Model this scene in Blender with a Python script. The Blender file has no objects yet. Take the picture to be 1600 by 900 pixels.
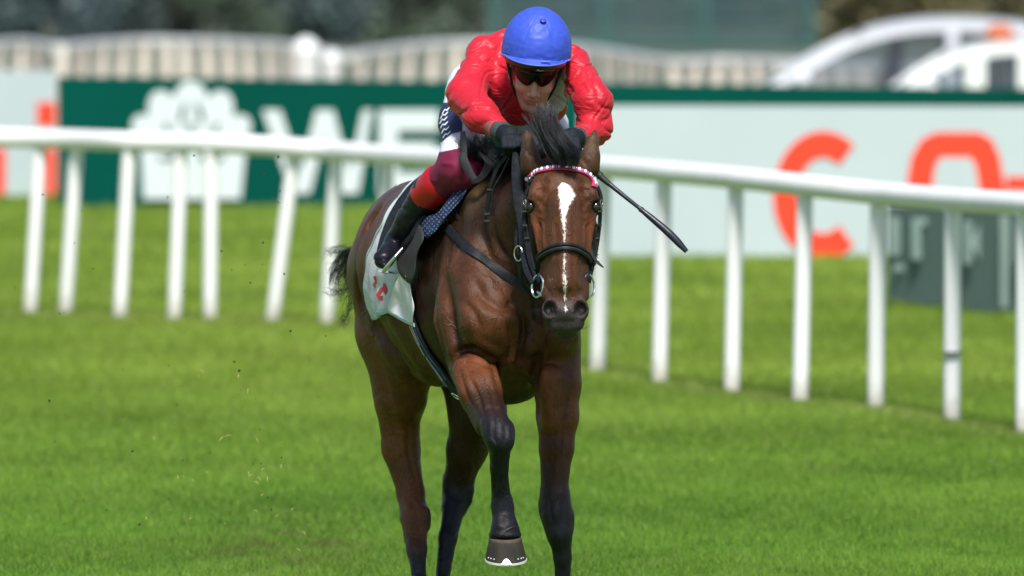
import bpy, math, random
import numpy as np
from math import radians as R, sin, cos, pi
from mathutils import Vector, Matrix
from mathutils.bvhtree import BVHTree

random.seed(7); RNG = np.random.default_rng(7)
scene = bpy.context.scene
COL = scene.collection

# ------------------------------------------------------------------ camera
CAM_H, FPX, HORIZ = 2.857, 17560.0, -289.0
PITCH = math.atan((450 - HORIZ) / FPX)
cam_d = bpy.data.cameras.new("camera"); cam = bpy.data.objects.new("camera", cam_d)
COL.objects.link(cam); scene.camera = cam
cam.location = (0, 0, CAM_H); cam.rotation_euler = (pi / 2 - PITCH, 0, 0)
cam_d.sensor_width = 36; cam_d.lens = FPX / 1600 * 36
cam_d.clip_start = 1; cam_d.clip_end = 2000
cam_d.dof.use_dof = True; cam_d.dof.focus_distance = 38.75; cam_d.dof.aperture_fstop = 3.9

# ------------------------------------------------------------------ light
SUN_EL, SUN_AZ = 54, 174          # azimuth clockwise from +Y (away from the camera)
world = bpy.data.worlds.new("World"); scene.world = world; world.use_nodes = True
wn = world.node_tree.nodes; bg = wn["Background"]
sky = wn.new("ShaderNodeTexSky"); sky.sky_type = 'NISHITA'; sky.sun_disc = False
sky.sun_elevation = R(SUN_EL); sky.sun_rotation = R(SUN_AZ)
sky.air_density = 1.0; sky.dust_density = 1.0; sky.ozone_density = 1.0
world.node_tree.links.new(sky.outputs[0], bg.inputs[0]); bg.inputs[1].default_value = 0.066
sun_d = bpy.data.lights.new("sun", 'SUN'); sun_d.energy = 2.9; sun_d.angle = R(12); sun_d.color = (1, .965, .91)
sun = bpy.data.objects.new("sun", sun_d); COL.objects.link(sun)
sd = Vector((sin(R(SUN_AZ)) * cos(R(SUN_EL)), cos(R(SUN_AZ)) * cos(R(SUN_EL)), sin(R(SUN_EL))))
sun.rotation_euler = sd.to_track_quat('Z', 'Y').to_euler()
scene.view_settings.view_transform = 'Standard'; scene.view_settings.look = 'None'
scene.view_settings.exposure = 1.0; scene.view_settings.gamma = 1.0
scene.cycles.max_bounces = 6; scene.cycles.diffuse_bounces = 3; scene.cycles.transparent_max_bounces = 8

# ------------------------------------------------------------------ helpers
_f = np.array([0, cos(PITCH), -sin(PITCH)]); _u = np.array([0, sin(PITCH), cos(PITCH)])
CAMP = np.array([0, 0, CAM_H])
def ray(x, y):
    return _f + (x - 800) / FPX * np.array([1, 0, 0]) - (y - 450) / FPX * _u
def P(x, y, d):
    """point of the place at depth d (metres along +Y) seen at picture position x, y"""
    r = ray(x, y); return CAMP + r * (d / r[1])
def GD(y): return CAM_H * FPX / (y - HORIZ)      # depth of level ground at picture row y
def px(r, d): return r * d / FPX

def tag(o, label=None, cat=None, group=None, kind=None):
    if label: o['label'] = label
    if cat: o['category'] = cat
    if group: o['group'] = group
    if kind: o['kind'] = kind
    return o
def link(name, me, m=None, parent=None):
    o = bpy.data.objects.new(name, me); COL.objects.link(o)
    if m is not None: me.materials.append(m)
    if parent is not None: o.parent = parent
    return o
def empty(name, loc=(0, 0, 0)):
    o = bpy.data.objects.new(name, None); COL.objects.link(o); o.location = loc; o.empty_display_size = .1
    return o
def adopt(parent, *kids):
    bpy.context.view_layer.update()
    for k in kids:
        k.parent = parent; k.matrix_parent_inverse = Matrix.Translation(-Vector(parent.location))
def np_mesh(name, V, Fc, smooth=True):
    me = bpy.data.meshes.new(name)
    V = np.asarray(V, np.float32); Fc = np.asarray(Fc, np.int32)
    me.vertices.add(len(V)); me.vertices.foreach_set("co", V.ravel())
    n = Fc.shape[1]; me.loops.add(Fc.size); me.loops.foreach_set("vertex_index", Fc.ravel())
    me.polygons.add(len(Fc)); me.polygons.foreach_set("loop_start", np.arange(0, Fc.size, n, dtype=np.int32))
    me.polygons.foreach_set("loop_total", np.full(len(Fc), n, np.int32))
    me.polygons.foreach_set("use_smooth", np.full(len(Fc), smooth))
    me.update(calc_edges=True); me.validate(); return me

class MB:
    """collects simple shapes into one mesh"""
    def __init__(s): s.v = []; s.f = []
    def add(s, V, F_):
        b = len(s.v); s.v += [tuple(map(float, p)) for p in V]; s.f += [tuple(b + i for i in f) for f in F_]
    def box(s, c, size, rot=None):
        M = rot if rot is not None else np.eye(3); h = np.array(size) / 2
        V = [np.array(c) + M @ (h * np.array(q)) for q in [(-1,-1,-1),(1,-1,-1),(1,1,-1),(-1,1,-1),(-1,-1,1),(1,-1,1),(1,1,1),(-1,1,1)]]
        s.add(V, [(0,3,2,1),(4,5,6,7),(0,1,5,4),(1,2,6,5),(2,3,7,6),(3,0,4,7)])
    def tube(s, pts, r, n=12, caps=True, flat=None):
        pts = [np.array(p, float) for p in pts]; m = len(pts)
        rs = r if hasattr(r, '__len__') else [r] * m
        V = []; up = None
        for i, p in enumerate(pts):
            t = pts[min(i + 1, m - 1)] - pts[max(i - 1, 0)]; t /= np.linalg.norm(t) + 1e-12
            if up is None:
                up = np.cross(t, [0, 1, 0]) if abs(t[1]) < .9 else np.cross(t, [1, 0, 0])
            up = up - t * np.dot(up, t); up /= np.linalg.norm(up) + 1e-12
            w = np.cross(t, up)
            for k in range(n):
                a = 2 * pi * k / n; V.append(p + rs[i] * (cos(a) * up + sin(a) * w))
        Fc = [(i*n+k, i*n+(k+1)%n, (i+1)*n+(k+1)%n, (i+1)*n+k) for i in range(m-1) for k in range(n)]
        if caps: Fc += [tuple(range(n-1, -1, -1)), tuple((m-1)*n+k for k in range(n))]
        s.add(V, Fc)
    def ribbon(s, pts, nrm, w, t):
        """flat strap: centre line pts, surface normals nrm, width w, thickness t"""
        pts = [np.array(p, float) for p in pts]; m = len(pts); V = []
        ws = w if hasattr(w, '__len__') else [w] * m
        for i, p in enumerate(pts):
            tg = pts[min(i+1, m-1)] - pts[max(i-1, 0)]; tg /= np.linalg.norm(tg) + 1e-12
            n = np.array(nrm[i], float); n -= tg * np.dot(n, tg); n /= np.linalg.norm(n) + 1e-12
            b = np.cross(tg, n)
            for (sb, sn) in ((-1, -.5), (-1, .3), (-.8, .5), (.8, .5), (1, .3), (1, -.5)):
                V.append(p + b * sb * ws[i] / 2 + n * sn * t)
        Fc = [(i*6+k, i*6+(k+1)%6, (i+1)*6+(k+1)%6, (i+1)*6+k) for i in range(m-1) for k in range(6)]
        Fc += [(5,4,3,2,1,0), tuple((m-1)*6+k for k in range(6))]
        s.add(V, Fc)
    def prism(s, poly, base, ux, uy, un, t):
        """polygon (2-D) extruded by t along un; fan caps by ngon"""
        n = len(poly); b = np.array(base, float)
        V = [b + ux*p[0] + uy*p[1] for p in poly] + [b + ux*p[0] + uy*p[1] + un*t for p in poly]
        s.add(V, [tuple(range(n-1, -1, -1)), tuple(range(n, 2*n))] + [(i, (i+1)%n, n+(i+1)%n, n+i) for i in range(n)])
    def ball(s, c, r, n=10, m=7, M=None):
        r = np.array(r if hasattr(r, '__len__') else (r, r, r), float); M = np.eye(3) if M is None else M
        V = [np.array(c) + M @ (r * np.array([sin(pi*j/m)*cos(2*pi*i/n), sin(pi*j/m)*sin(2*pi*i/n), cos(pi*j/m)])) for j in range(m+1) for i in range(n)]
        s.add(V, [(j*n+i, (j+1)*n+i, (j+1)*n+(i+1)%n, j*n+(i+1)%n) for j in range(m) for i in range(n)])
    def build(s, name, m=None, parent=None, smooth=True, sharp=35):
        me = bpy.data.meshes.new(name); me.from_pydata(s.v, [], s.f); me.validate(); me.update()
        if smooth:
            me.polygons.foreach_set("use_smooth", [True] * len(me.polygons))
            try: me.set_sharp_from_angle(angle=R(sharp))
            except Exception: pass
        return link(name, me, m, parent)

def mat(name, col, rough=.5, col2=None, scale=8., bump=0., bscale=60., metal=0., spec=.5, coat=0., sheen=0., stretch=(1,1,1), emit=None, detail=4.):
    m = bpy.data.materials.new(name); m.use_nodes = True; nt = m.node_tree; N = nt.nodes; L = nt.links
    b = N["Principled BSDF"]; b.inputs["Base Color"].default_value = (*col, 1); b.inputs["Roughness"].default_value = rough
    b.inputs["Metallic"].default_value = metal; b.inputs["Specular IOR Level"].default_value = spec
    b.inputs["Coat Weight"].default_value = coat; b.inputs["Sheen Weight"].default_value = sheen
    tc = N.new("ShaderNodeTexCoord"); mp = N.new("ShaderNodeMapping"); mp.inputs["Scale"].default_value = stretch
    L.new(tc.outputs["Object"], mp.inputs[0])
    if col2 is not None:
        nz = N.new("ShaderNodeTexNoise"); nz.inputs["Scale"].default_value = scale; nz.inputs["Detail"].default_value = detail
        L.new(mp.outputs[0], nz.inputs["Vector"])
        mr = N.new("ShaderNodeMapRange"); mr.inputs[1].default_value = .32; mr.inputs[2].default_value = .68
        L.new(nz.outputs["Fac"], mr.inputs[0])
        mx = N.new("ShaderNodeMix"); mx.data_type = 'RGBA'; mx.inputs["A"].default_value = (*col, 1); mx.inputs["B"].default_value = (*col2, 1)
        L.new(mr.outputs[0], mx.inputs["Factor"]); L.new(mx.outputs["Result"], b.inputs["Base Color"])
    if bump:
        nb = N.new("ShaderNodeTexNoise"); nb.inputs["Scale"].default_value = bscale; nb.inputs["Detail"].default_value = 5
        L.new(mp.outputs[0], nb.inputs["Vector"]); bp = N.new("ShaderNodeBump"); bp.inputs["Strength"].default_value = 1; bp.inputs["Distance"].default_value = bump
        L.new(nb.outputs["Fac"], bp.inputs["Height"]); L.new(bp.outputs[0], b.inputs["Normal"])
    return m
def spline(pts, n):
    """Catmull-Rom through pts (any dimension), n samples"""
    p = np.array(pts, float); p = np.vstack([2*p[0]-p[1], p, 2*p[-1]-p[-2]]); k = len(p) - 3; out = []
    for t in np.linspace(0, k - 1e-6, n):
        i = int(t); u = t - i; a, b, c, d = p[i:i+4]
        out.append(.5*((2*b) + (-a+c)*u + (2*a-5*b+4*c-d)*u*u + (-a+3*b-3*c+d)*u**3))
    return np.array(out)
_LAT = np.random.default_rng(3).random((32, 32, 32)).astype(np.float32) * 2 - 1
def vnoise(p):
    """smooth value noise, p (N,3) in lattice units -> (-1..1)"""
    i = np.floor(p).astype(np.int64); f = (p - i); f = f*f*(3-2*f); i &= 31; j = (i + 1) & 31; o = 0
    for a in (0, 1):
        for b in (0, 1):
            for c in (0, 1):
                w = (f[:,0] if a else 1-f[:,0])*(f[:,1] if b else 1-f[:,1])*(f[:,2] if c else 1-f[:,2])
                o = o + w*_LAT[(j if a else i)[:,0], (j if b else i)[:,1], (j if c else i)[:,2]]
    return o

# --------------------------------------------- bodies: blended tapered limbs and ellipsoids, meshed as one skin
class Body:
    def __init__(s): s.pr = []
    def rc(s, a, b, k=.03, col=None, sub=False, m=False, layer=None):
        """tapered limb between (x,y,d,r px) a and b; m=True: a,b are (point, radius) in metres"""
        if not m: a = (P(*a[:3]), px(a[3], a[2])); b = (P(*b[:3]), px(b[3], b[2]))
        s.pr.append(('rc', np.array(a[0], float), np.array(b[0], float), a[1], b[1], k, col, sub))
    def el(s, c, rad, k=.03, M=None, col=None, sub=False, m=False):
        if not m: c = P(*c)
        s.pr.append(('el', np.array(c, float), np.array(rad, float), np.eye(3) if M is None else M, None, k, col, sub))
    @staticmethod
    def dist(q, X):
        if q[0] == 'rc':
            _, a, b, r1, r2 = q[:5]; ba = b - a; l2 = max(ba @ ba, 1e-9); pa = X - a
            h = np.clip((pa @ ba) / l2, 0, 1)
            d = np.sqrt(((pa - h[..., None] * ba) ** 2).sum(-1)); return d - (r1 + (r2 - r1) * h)
        _, c, rad, M = q[:4]; Y = (X - c) @ M            # columns of M are the axes
        k0 = np.sqrt(((Y / rad) ** 2).sum(-1)); k1 = np.sqrt(((Y / rad ** 2) ** 2).sum(-1)) + 1e-9
        return k0 * (k0 - 1) / k1
    def bounds(s):
        lo = np.full(3, 1e9); hi = -lo
        for q in s.pr:
            if q[7]: continue
            a, b = s.pb(q, 0); lo = np.minimum(lo, a); hi = np.maximum(hi, b)
        return lo, hi
    @staticmethod
    def pb(q, mg):
        if q[0] == 'rc':
            r = max(q[3], q[4]) + mg; return np.minimum(q[1], q[2]) - r, np.maximum(q[1], q[2]) + r
        e = np.sqrt(((q[3] * q[2]) ** 2).sum(1)) + mg; return q[1] - e, q[1] + e
    def grid(s, h):
        lo, hi = s.bounds(); lo = lo - .03; n = np.ceil((hi + .03 - lo) / h).astype(int) + 1
        F = np.full(n, 1., np.float32)
        for q in s.pr:
            k = max(q[5], 1e-4); a, b = s.pb(q, k + .05 if not q[7] else k + .01)
            i0 = np.maximum(np.floor((a - lo) / h).astype(int), 0); i1 = np.minimum(np.ceil((b - lo) / h).astype(int) + 1, n)
            if (i1 <= i0).any(): continue
            sl = tuple(slice(i0[j], i1[j]) for j in range(3))
            ax = [(lo[j] + h * np.arange(i0[j], i1[j])).astype(np.float32) for j in range(3)]
            X = np.stack(np.meshgrid(*ax, indexing='ij'), -1)
            d = s.dist(q, X).astype(np.float32); f = F[sl]
            if q[7]:
                t = np.clip(.5 - .5 * (f + d) / k, 0, 1); F[sl] = f + (-d - f) * t + k * t * (1 - t)
            else:
                t = np.clip(.5 + .5 * (f - d) / k, 0, 1); F[sl] = f + (d - f) * t - k * t * (1 - t)
        return F, lo, h
    def mesh(s, h, post=None):
        F, lo, h = s.grid(h)
        S = F < 0
        A = np.zeros(tuple(np.array(F.shape) - 1), np.uint8)
        for a in (0, 1):
            for b in (0, 1):
                for c in (0, 1):
                    A += S[a:F.shape[0]-1+a, b:F.shape[1]-1+b, c:F.shape[2]-1+c]
        mk = (A > 0) & (A < 8); idx = np.argwhere(mk)
        vid = np.full(mk.shape, -1, np.int32); vid[mk] = np.arange(len(idx))
        cs = [(a, b, c) for a in (0, 1) for b in (0, 1) for c in (0, 1)]
        acc = np.zeros((len(idx), 3)); cnt = np.zeros(len(idx))
        for p in cs:
            for ax in range(3):
                if p[ax]: continue
                q = list(p); q[ax] = 1
                fa = F[tuple((idx + p).T)]; fb = F[tuple((idx + q).T)]; cr = (fa < 0) != (fb < 0)
                t = np.where(cr, fa / np.where(cr, fa - fb, 1), 0); w = np.array(p, float) + np.outer(t, np.eye(3)[ax])
                acc += w * cr[:, None]; cnt += cr
        V = lo + (idx + acc / cnt[:, None]) * h
        G = []
        for ax in range(3):
            o = np.take(F, 0, 0)
            e = np.eye(3, dtype=int)[ax]; b1, b2 = [np.eye(3, dtype=int)[j] for j in ((ax+1) % 3, (ax+2) % 3)]
            g = F[tuple(np.minimum(idx + 1, np.array(F.shape) - 1).T)]; G.append(0)
        faces = []
        for ax in range(3):
            e = np.eye(3, dtype=int)[ax]; b1, b2 = [np.eye(3, dtype=int)[j] for j in ((ax+1) % 3, (ax+2) % 3)]
            s0 = S[tuple(slice(0, S.shape[j] - e[j]) for j in range(3))]; s1 = S[tuple(slice(e[j], S.shape[j]) for j in range(3))]
            ed = np.argwhere(s0 != s1); ok = (ed @ b1 > 0) & (ed @ b2 > 0) & (ed @ b1 < S.shape[(ax+1)%3]-1) & (ed @ b2 < S.shape[(ax+2)%3]-1); ed = ed[ok]
            q = np.stack([vid[tuple((ed - b1 - b2).T)], vid[tuple((ed - b2).T)], vid[tuple(ed.T)], vid[tuple((ed - b1).T)]], 1)
            fl = ~s0[tuple(ed.T)]; q[fl] = q[fl][:, ::-1]; faces.append(q)
        Fc = np.vstack(faces); Fc = Fc[(Fc >= 0).all(1)]
        # drop stray islands below view of the largest is not needed: limbs all join
        s.F, s.lo, s.h = F, lo, h
        return V, Fc
    def colours(s, V, base, sig=.012):
        acc = np.zeros((len(V), 3)); w = np.zeros(len(V)) + 1e-6; acc += w[:, None] * np.array(base)
        for q in s.pr:
            if q[7]: continue
            a, b = s.pb(q, .08); m = ((V > a) & (V < b)).all(1)
            if not m.any(): continue
            d = s.dist(q, V[m]); e = np.exp(-np.clip(d, -.02, 1) / sig); c = np.array(q[6] if q[6] is not None else base)
            acc[m] += e[:, None] * c; w[m] += e
        return acc / w[:, None]
def normals(V, Fc):
    n = np.zeros_like(V); fn = np.cross(V[Fc[:,2]] - V[Fc[:,0]], V[Fc[:,3]] - V[Fc[:,1]])
    for k in range(4): np.add.at(n, Fc[:,k], fn)
    return n / (np.linalg.norm(n, axis=1)[:, None] + 1e-12)
def relax(V, Fc, it=2, w=.5):
    for _ in range(it):
        a = np.zeros_like(V); c = np.zeros(len(V))
        for k in range(4):
            np.add.at(a, Fc[:,k], V[Fc[:,(k+1)%4]]); np.add.at(c, Fc[:,k], 1)
            np.add.at(a, Fc[:,k], V[Fc[:,(k-1)%4]]); np.add.at(c, Fc[:,k], 1)
        V = V + w * (a / c[:, None] - V)
    return V
def set_col(me, name, C):
    at = me.color_attributes.new(name, 'FLOAT_COLOR', 'POINT')
    D = np.ones((len(me.vertices), 4), np.float32); D[:, :3] = C; at.data.foreach_set("color", D.ravel())
def set_f(me, name, v):
    at = me.attributes.new(name, 'FLOAT', 'POINT'); at.data.foreach_set("value", np.asarray(v, np.float32))
# ================================================================== the setting
W3 = np.array([1., 0, 0]); Z3 = np.array([0, 0, 1.]); Y3 = np.array([0, 1., 0])
LOW = -.45                                  # beyond the boards the ground lies lower
def ground_z(y): return LOW * min(max((y - 85.5) / 4, 0), 1)

def ground_material():
    m = bpy.data.materials.new("turf"); m.use_nodes = True; nt = m.node_tree; N = nt.nodes; L = nt.links
    b = N["Principled BSDF"]; b.inputs["Roughness"].default_value = .85; b.inputs["Specular IOR Level"].default_value = .15
    g = N.new("ShaderNodeNewGeometry")
    def noise(sc, st, det=4):
        mp = N.new("ShaderNodeMapping"); mp.inputs["Scale"].default_value = st; L.new(g.outputs["Position"], mp.inputs[0])
        n = N.new("ShaderNodeTexNoise"); n.inputs["Scale"].default_value = sc; n.inputs["Detail"].default_value = det
        L.new(mp.outputs[0], n.inputs["Vector"]); return n.outputs["Fac"]
    def mix(f, A, B, lo=.35, hi=.65):
        mr = N.new("ShaderNodeMapRange"); mr.inputs[1].default_value = lo; mr.inputs[2].default_value = hi; L.new(f, mr.inputs[0])
        mx = N.new("ShaderNodeMix"); mx.data_type = 'RGBA'; L.new(mr.outputs[0], mx.inputs["Factor"])
        for s, v in (("A", A), ("B", B)):
            if isinstance(v, tuple): mx.inputs[s].default_value = (*v, 1)
            else: L.new(v, mx.inputs[s])
        return mx.outputs["Result"]
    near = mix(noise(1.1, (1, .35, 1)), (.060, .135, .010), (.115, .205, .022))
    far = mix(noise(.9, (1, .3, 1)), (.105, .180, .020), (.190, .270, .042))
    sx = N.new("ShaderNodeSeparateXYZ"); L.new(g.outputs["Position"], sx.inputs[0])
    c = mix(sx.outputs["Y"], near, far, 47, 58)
    c = mix(noise(9, (1, .3, 1), 6), c, mix(noise(5, (1, .4, 1)), (.20, .26, .05), c, .3, .8), .58, .75)
    c = mix(noise(60, (1, 1, 1), 3), mix(noise(30, (1, .3, 1)), (.05, .12, .01), c, .2, .6), c, .2, .6)
    L.new(c, b.inputs["Base Color"])
    bp = N.new("ShaderNodeBump"); bp.inputs["Distance"].default_value = .02; bp.inputs["Strength"].default_value = .6
    L.new(noise(45, (1, .6, 1), 6), bp.inputs["Height"]); L.new(bp.outputs[0], b.inputs["Normal"])
    return m, mix, noise
TURF, _, _ = ground_material()
def sheet(name, ys, x0, x1, m, lift=0.):
    V = [(x, y, ground_z(y) + lift) for y in ys for x in (x0, x1)]
    me = bpy.data.meshes.new(name); me.from_pydata(V, [], [(2*i, 2*i+1, 2*i+3, 2*i+2) for i in range(len(ys)-1)])
    o = link(name, me, m); o['kind'] = 'structure'; return o
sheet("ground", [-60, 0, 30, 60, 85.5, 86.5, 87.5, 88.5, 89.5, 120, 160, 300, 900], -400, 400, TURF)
SAND = mat("sand", (.50, .42, .32), .9, (.40, .33, .25), 2.5, .01, 30, stretch=(1, .2, 1))
sheet("sand_track", [92, 100, 120, 136], -60, 60, SAND, .012)
DIRT = mat("dull_verge", (.10, .12, .09), .9, (.07, .10, .06), 1.2, stretch=(1, .3, 1))
sheet("verge", [136, 150, 175, 400, 900], -60, 60, DIRT, .012)

# grass blades where the turf is near enough to show them
def grass():
    Vs = []; Fs = []; Cs = []; base = 0
    for (y0, y1, dens, hmax, w) in ((40.8, 44.5, 12500, .040, .0042), (44.5, 49, 8000, .040, .0050), (49, 56, 4500, .042, .0065), (56, 66, 2000, .045, .009), (66, 84, 700, .045, .013)):
        n = int((y1 - y0) * (y1 * .150) * dens); y = RNG.uniform(y0, y1, n); x = RNG.uniform(-.075, .075, n) * y
        pt = np.stack([x, y, np.zeros(n)], 1)
        cl = vnoise(pt * np.array([7, 4, 0]) + 5); big = vnoise(pt * np.array([1.1, .45, 0]) + 11)
        h = hmax * (.45 + .55 * RNG.random(n)) * (1 + .35 * cl); a = RNG.uniform(0, pi, n)
        lean = RNG.normal(0, .45, (n, 2)) * h[:, None]
        dx = np.cos(a) * w; dy = np.sin(a) * w
        V = np.empty((n, 3, 3)); V[:, 0] = pt - np.stack([dx, dy, np.full(n, .004)], 1) / 2; V[:, 1] = pt + np.stack([dx, dy, np.zeros(n)], 1) / 2
        V[:, 2] = pt + np.stack([lean[:, 0], lean[:, 1], h], 1)
        t = np.clip(.5 + .26 * big + RNG.normal(0, .24, n) + .2 * cl, 0, 1)[:, None]
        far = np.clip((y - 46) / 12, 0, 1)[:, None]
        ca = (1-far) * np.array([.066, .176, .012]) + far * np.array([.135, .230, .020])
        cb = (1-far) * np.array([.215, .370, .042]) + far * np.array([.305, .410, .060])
        c = ca * (1-t) + cb * t
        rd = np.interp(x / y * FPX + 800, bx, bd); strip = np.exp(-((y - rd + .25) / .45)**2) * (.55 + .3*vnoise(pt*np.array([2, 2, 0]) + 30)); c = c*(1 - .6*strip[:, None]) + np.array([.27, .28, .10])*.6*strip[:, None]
        band = .5 + .5*np.sin((y*.9 + x*.25 + .8*vnoise(pt*np.array([.5, .3, 0]) + 3)[:])*2.1); c = c*(.92 + .14*band[:, None])
        dv = np.exp(-(((x + .88)/.30)**2 + ((y - 43.6)/1.5)**2)) * np.clip(.5 + 1.3*vnoise(pt*np.array([14, 7, 0]) + 60), 0, 1); c = c*(1 - .6*dv[:, None]) + np.array([.13, .095, .04])*.6*dv[:, None]
        dry = RNG.random(n) < .022 + .05 * np.clip(cl - .35, 0, 1); c[dry] = np.array([.27, .27, .11])
        Vs.append(V.reshape(-1, 3)); Cs.append(np.repeat(c, 3, 0)); Fs.append(base + np.arange(3 * n).reshape(-1, 3)); base += 3 * n
    me = np_mesh("grass", np.vstack(Vs), np.vstack(Fs), False); 
    C = np.vstack(Cs); set_col(me, "Col", C)
    m = bpy.data.materials.new("grass_blade"); m.use_nodes = True; N = m.node_tree.nodes; L = m.node_tree.links; b = N["Principled BSDF"]
    at = N.new("ShaderNodeAttribute"); at.attribute_name = "Col"; L.new(at.outputs["Color"], b.inputs["Base Color"])
    b.inputs["Roughness"].default_value = .55; b.inputs["Specular IOR Level"].default_value = .25
    tr = N.new("ShaderNodeBsdfTranslucent"); L.new(at.outputs["Color"], tr.inputs[0]); mx = N.new("ShaderNodeMixShader"); mx.inputs[0].default_value = .35
    L.new(b.outputs[0], mx.inputs[1]); L.new(tr.outputs[0], mx.inputs[2]); L.new(mx.outputs[0], N["Material Output"].inputs["Surface"])
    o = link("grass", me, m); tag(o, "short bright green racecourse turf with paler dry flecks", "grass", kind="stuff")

# ------------------------------------------------------------------ the running rail beside the course
WHITE = mat("rail_plastic", (.84, .84, .84), .42, (.78, .78, .77), 5, stretch=(1, 1, .4), spec=.3)
def base_dirt(m):
    nt = m.node_tree; N = nt.nodes; L = nt.links; b = N["Principled BSDF"]; src = b.inputs["Base Color"].links[0].from_socket
    g = N.new("ShaderNodeNewGeometry"); sx = N.new("ShaderNodeSeparateXYZ"); L.new(g.outputs["Position"], sx.inputs[0])
    nz = N.new("ShaderNodeTexNoise"); nz.inputs["Scale"].default_value = 26; L.new(g.outputs["Position"], nz.inputs["Vector"])
    a = N.new("ShaderNodeMath"); a.operation = 'MULTIPLY_ADD'; a.inputs[1].default_value = -.16; L.new(nz.outputs["Fac"], a.inputs[0]); L.new(sx.outputs["Z"], a.inputs[2])
    r = N.new("ShaderNodeMapRange"); r.inputs[1].default_value = -.05; r.inputs[2].default_value = .07; r.inputs[3].default_value = .55; r.inputs[4].default_value = 0; L.new(a.outputs[0], r.inputs[0])
    mx = N.new("ShaderNodeMix"); mx.data_type = 'RGBA'; L.new(r.outputs[0], mx.inputs["Factor"]); L.new(src, mx.inputs["A"]); mx.inputs["B"].default_value = (.30, .25, .15, 1); L.new(mx.outputs["Result"], b.inputs["Base Color"])
base_dirt(WHITE)
posts = [(-620, 470, -612), (-510, 473, -505), (-400, 476, -390), (-280, 480, -270), (-165, 484, -155), (-60, 488, -45), (47, 490, 63), (102, 492, 120), (187, 498, 202), (272, 500, 283), (328, 502, 330), (425, 505, 460), (510, 508, 526),
         (596, 517, 605), (690, 532, 697), (775, 550, 783), (855, 567, 864), (933, 583, 944), (1030, 600, 1038), (1143, 615, 1150), (1250, 628, 1258), (1368, 641, 1372), (1487, 660, 1489), (1600, 681, 1601), (1715, 700, 1715), (1835, 722, 1835), (1960, 746, 1960), (2090, 772, 2090)]
bx = np.array([p[0] for p in posts]); bd = np.array([GD(p[1]) for p in posts])
railc = [(-660, 198), (-400, 204), (-120, 212), (0, 215), (100, 217), (210, 221), (330, 224), (420, 228), (500, 234), (640, 245), (800, 254), (960, 262), (1140, 277), (1250, 289), (1370, 302), (1490, 312), (1600, 319), (1720, 328), (1960, 352), (2140, 372)]
rx = [p[0] for p in railc]; ry = [p[1] for p in railc]
rail_t = empty("running_rail", tuple(P(800, 550, GD(550))))
xs = np.linspace(-650, 2130, 140)
mb = MB(); pts = [P(x, np.interp(x, rx, ry), np.interp(x, bx, bd)) for x in xs]
mb.tube(pts, .055, 18); o = mb.build("rail", WHITE); adopt(rail_t, o)
for i, (x, y, xt) in enumerate(posts):
    d = GD(y); b = P(x, y, d); yt = np.interp(xt, rx, ry); t = P(xt, yt + 8, d*.5 + .5*np.interp(xt, bx, bd))
    mb = MB(); r = .040
    u = (t - b) / np.linalg.norm(t - b)
    mb.tube([b - u * .05, b + (t-b)*.5, t - u * .05, t], [r, r, r, r * .9], 14); o = mb.build("post", WHITE); adopt(rail_t, o)
    mb = MB(); mb.tube([t - u * .03, t + u * .045], [r * 1.18, r * 1.18], 14); o = mb.build("post_socket", WHITE); adopt(rail_t, o)
b = P(1487.4, 551, GD(660) - .03); mb = MB(); mb.tube([b - Z3 * .005, b + Z3 * .005], .0415, 14)
o = mb.build("band", mat("dark_band", (.07, .08, .08), .6)); adopt(rail_t, o)
tag(rail_t, "long curving white plastic running rail on white posts beside the course", "rail")

grass()

# ------------------------------------------------------------------ advertising boards
def board(name, c4, d4, thick, m, label, cat="advertising board"):
    """c4: four picture corners TL TR BR BL at depths d4"""
    tl, tr, br, bl = [P(c[0], c[1], d) for c, d in zip(c4, d4)]
    root = empty(name, tuple(bl)); back = np.array([0, thick, 0])
    mb = MB(); V = [bl, br, tr, tl, bl+back, br+back, tr+back, tl+back]
    mb.add(V, [(0,1,2,3),(7,6,5,4),(3,2,6,7),(0,4,5,1),(0,3,7,4),(1,5,6,2)])
    o = mb.build("panel", m, smooth=False); adopt(root, o)
    mb = MB(); h = np.linalg.norm(tl - bl); n = max(2, int(np.linalg.norm(br - bl) / 2.4) + 1)
    for i in range(n):
        q = bl + (br - bl) * ((i + .5) / n) + back * 1.5
        s = MB(); s.box(q + Z3 * h * .48 + Y3 * .025, (.05, .05, h * .94)); o = s.build("support_post", M_FRAME, smooth=False); adopt(root, o)
    tag(root, label, cat); return root, tl, tr, br, bl
M_FRAME = mat("galvanised", (.45, .46, .47), .5, metal=.6)
GREEN = mat("green_board", (.000, .056, .040), .8, (.000, .072, .055), .6, spec=.06)
PALE = mat("pale_board", (.43, .50, .525), .6, (.47, .54, .56), .8, spec=.3)
RED = mat("orange_red_print", (.78, .060, .026), .6, spec=.25)
PRINTW = mat("white_print", (.62, .67, .69), .5)
def decal(name, polys, d, m, root, t=.006, d_off=0.):
    """flat print, polygons given in picture positions, on a board facing the camera at depth d"""
    for ip, poly in enumerate(polys):
        mb = MB(); V = [P(x, y, d - .004 + d_off - ip*.0025) for x, y in poly]; n = len(V); F_ = -Y3 * t
        mb.add(V + [v + F_ for v in V], [tuple(range(n)), tuple(range(2*n-1, n-1, -1))] + [(i, n+i, n+(i+1)%n, (i+1)%n) for i in range(n)])
        o = mb.build(name, m, smooth=False); adopt(root, o)
def ell(cx, cy, rx_, ry_, a=0, n=20):
    return [(cx + rx_*cos(t)*cos(a) - ry_*sin(t)*sin(a), cy + rx_*cos(t)*sin(a) + ry_*sin(t)*cos(a)) for t in np.linspace(0, 2*pi, n, endpoint=False)]
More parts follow.
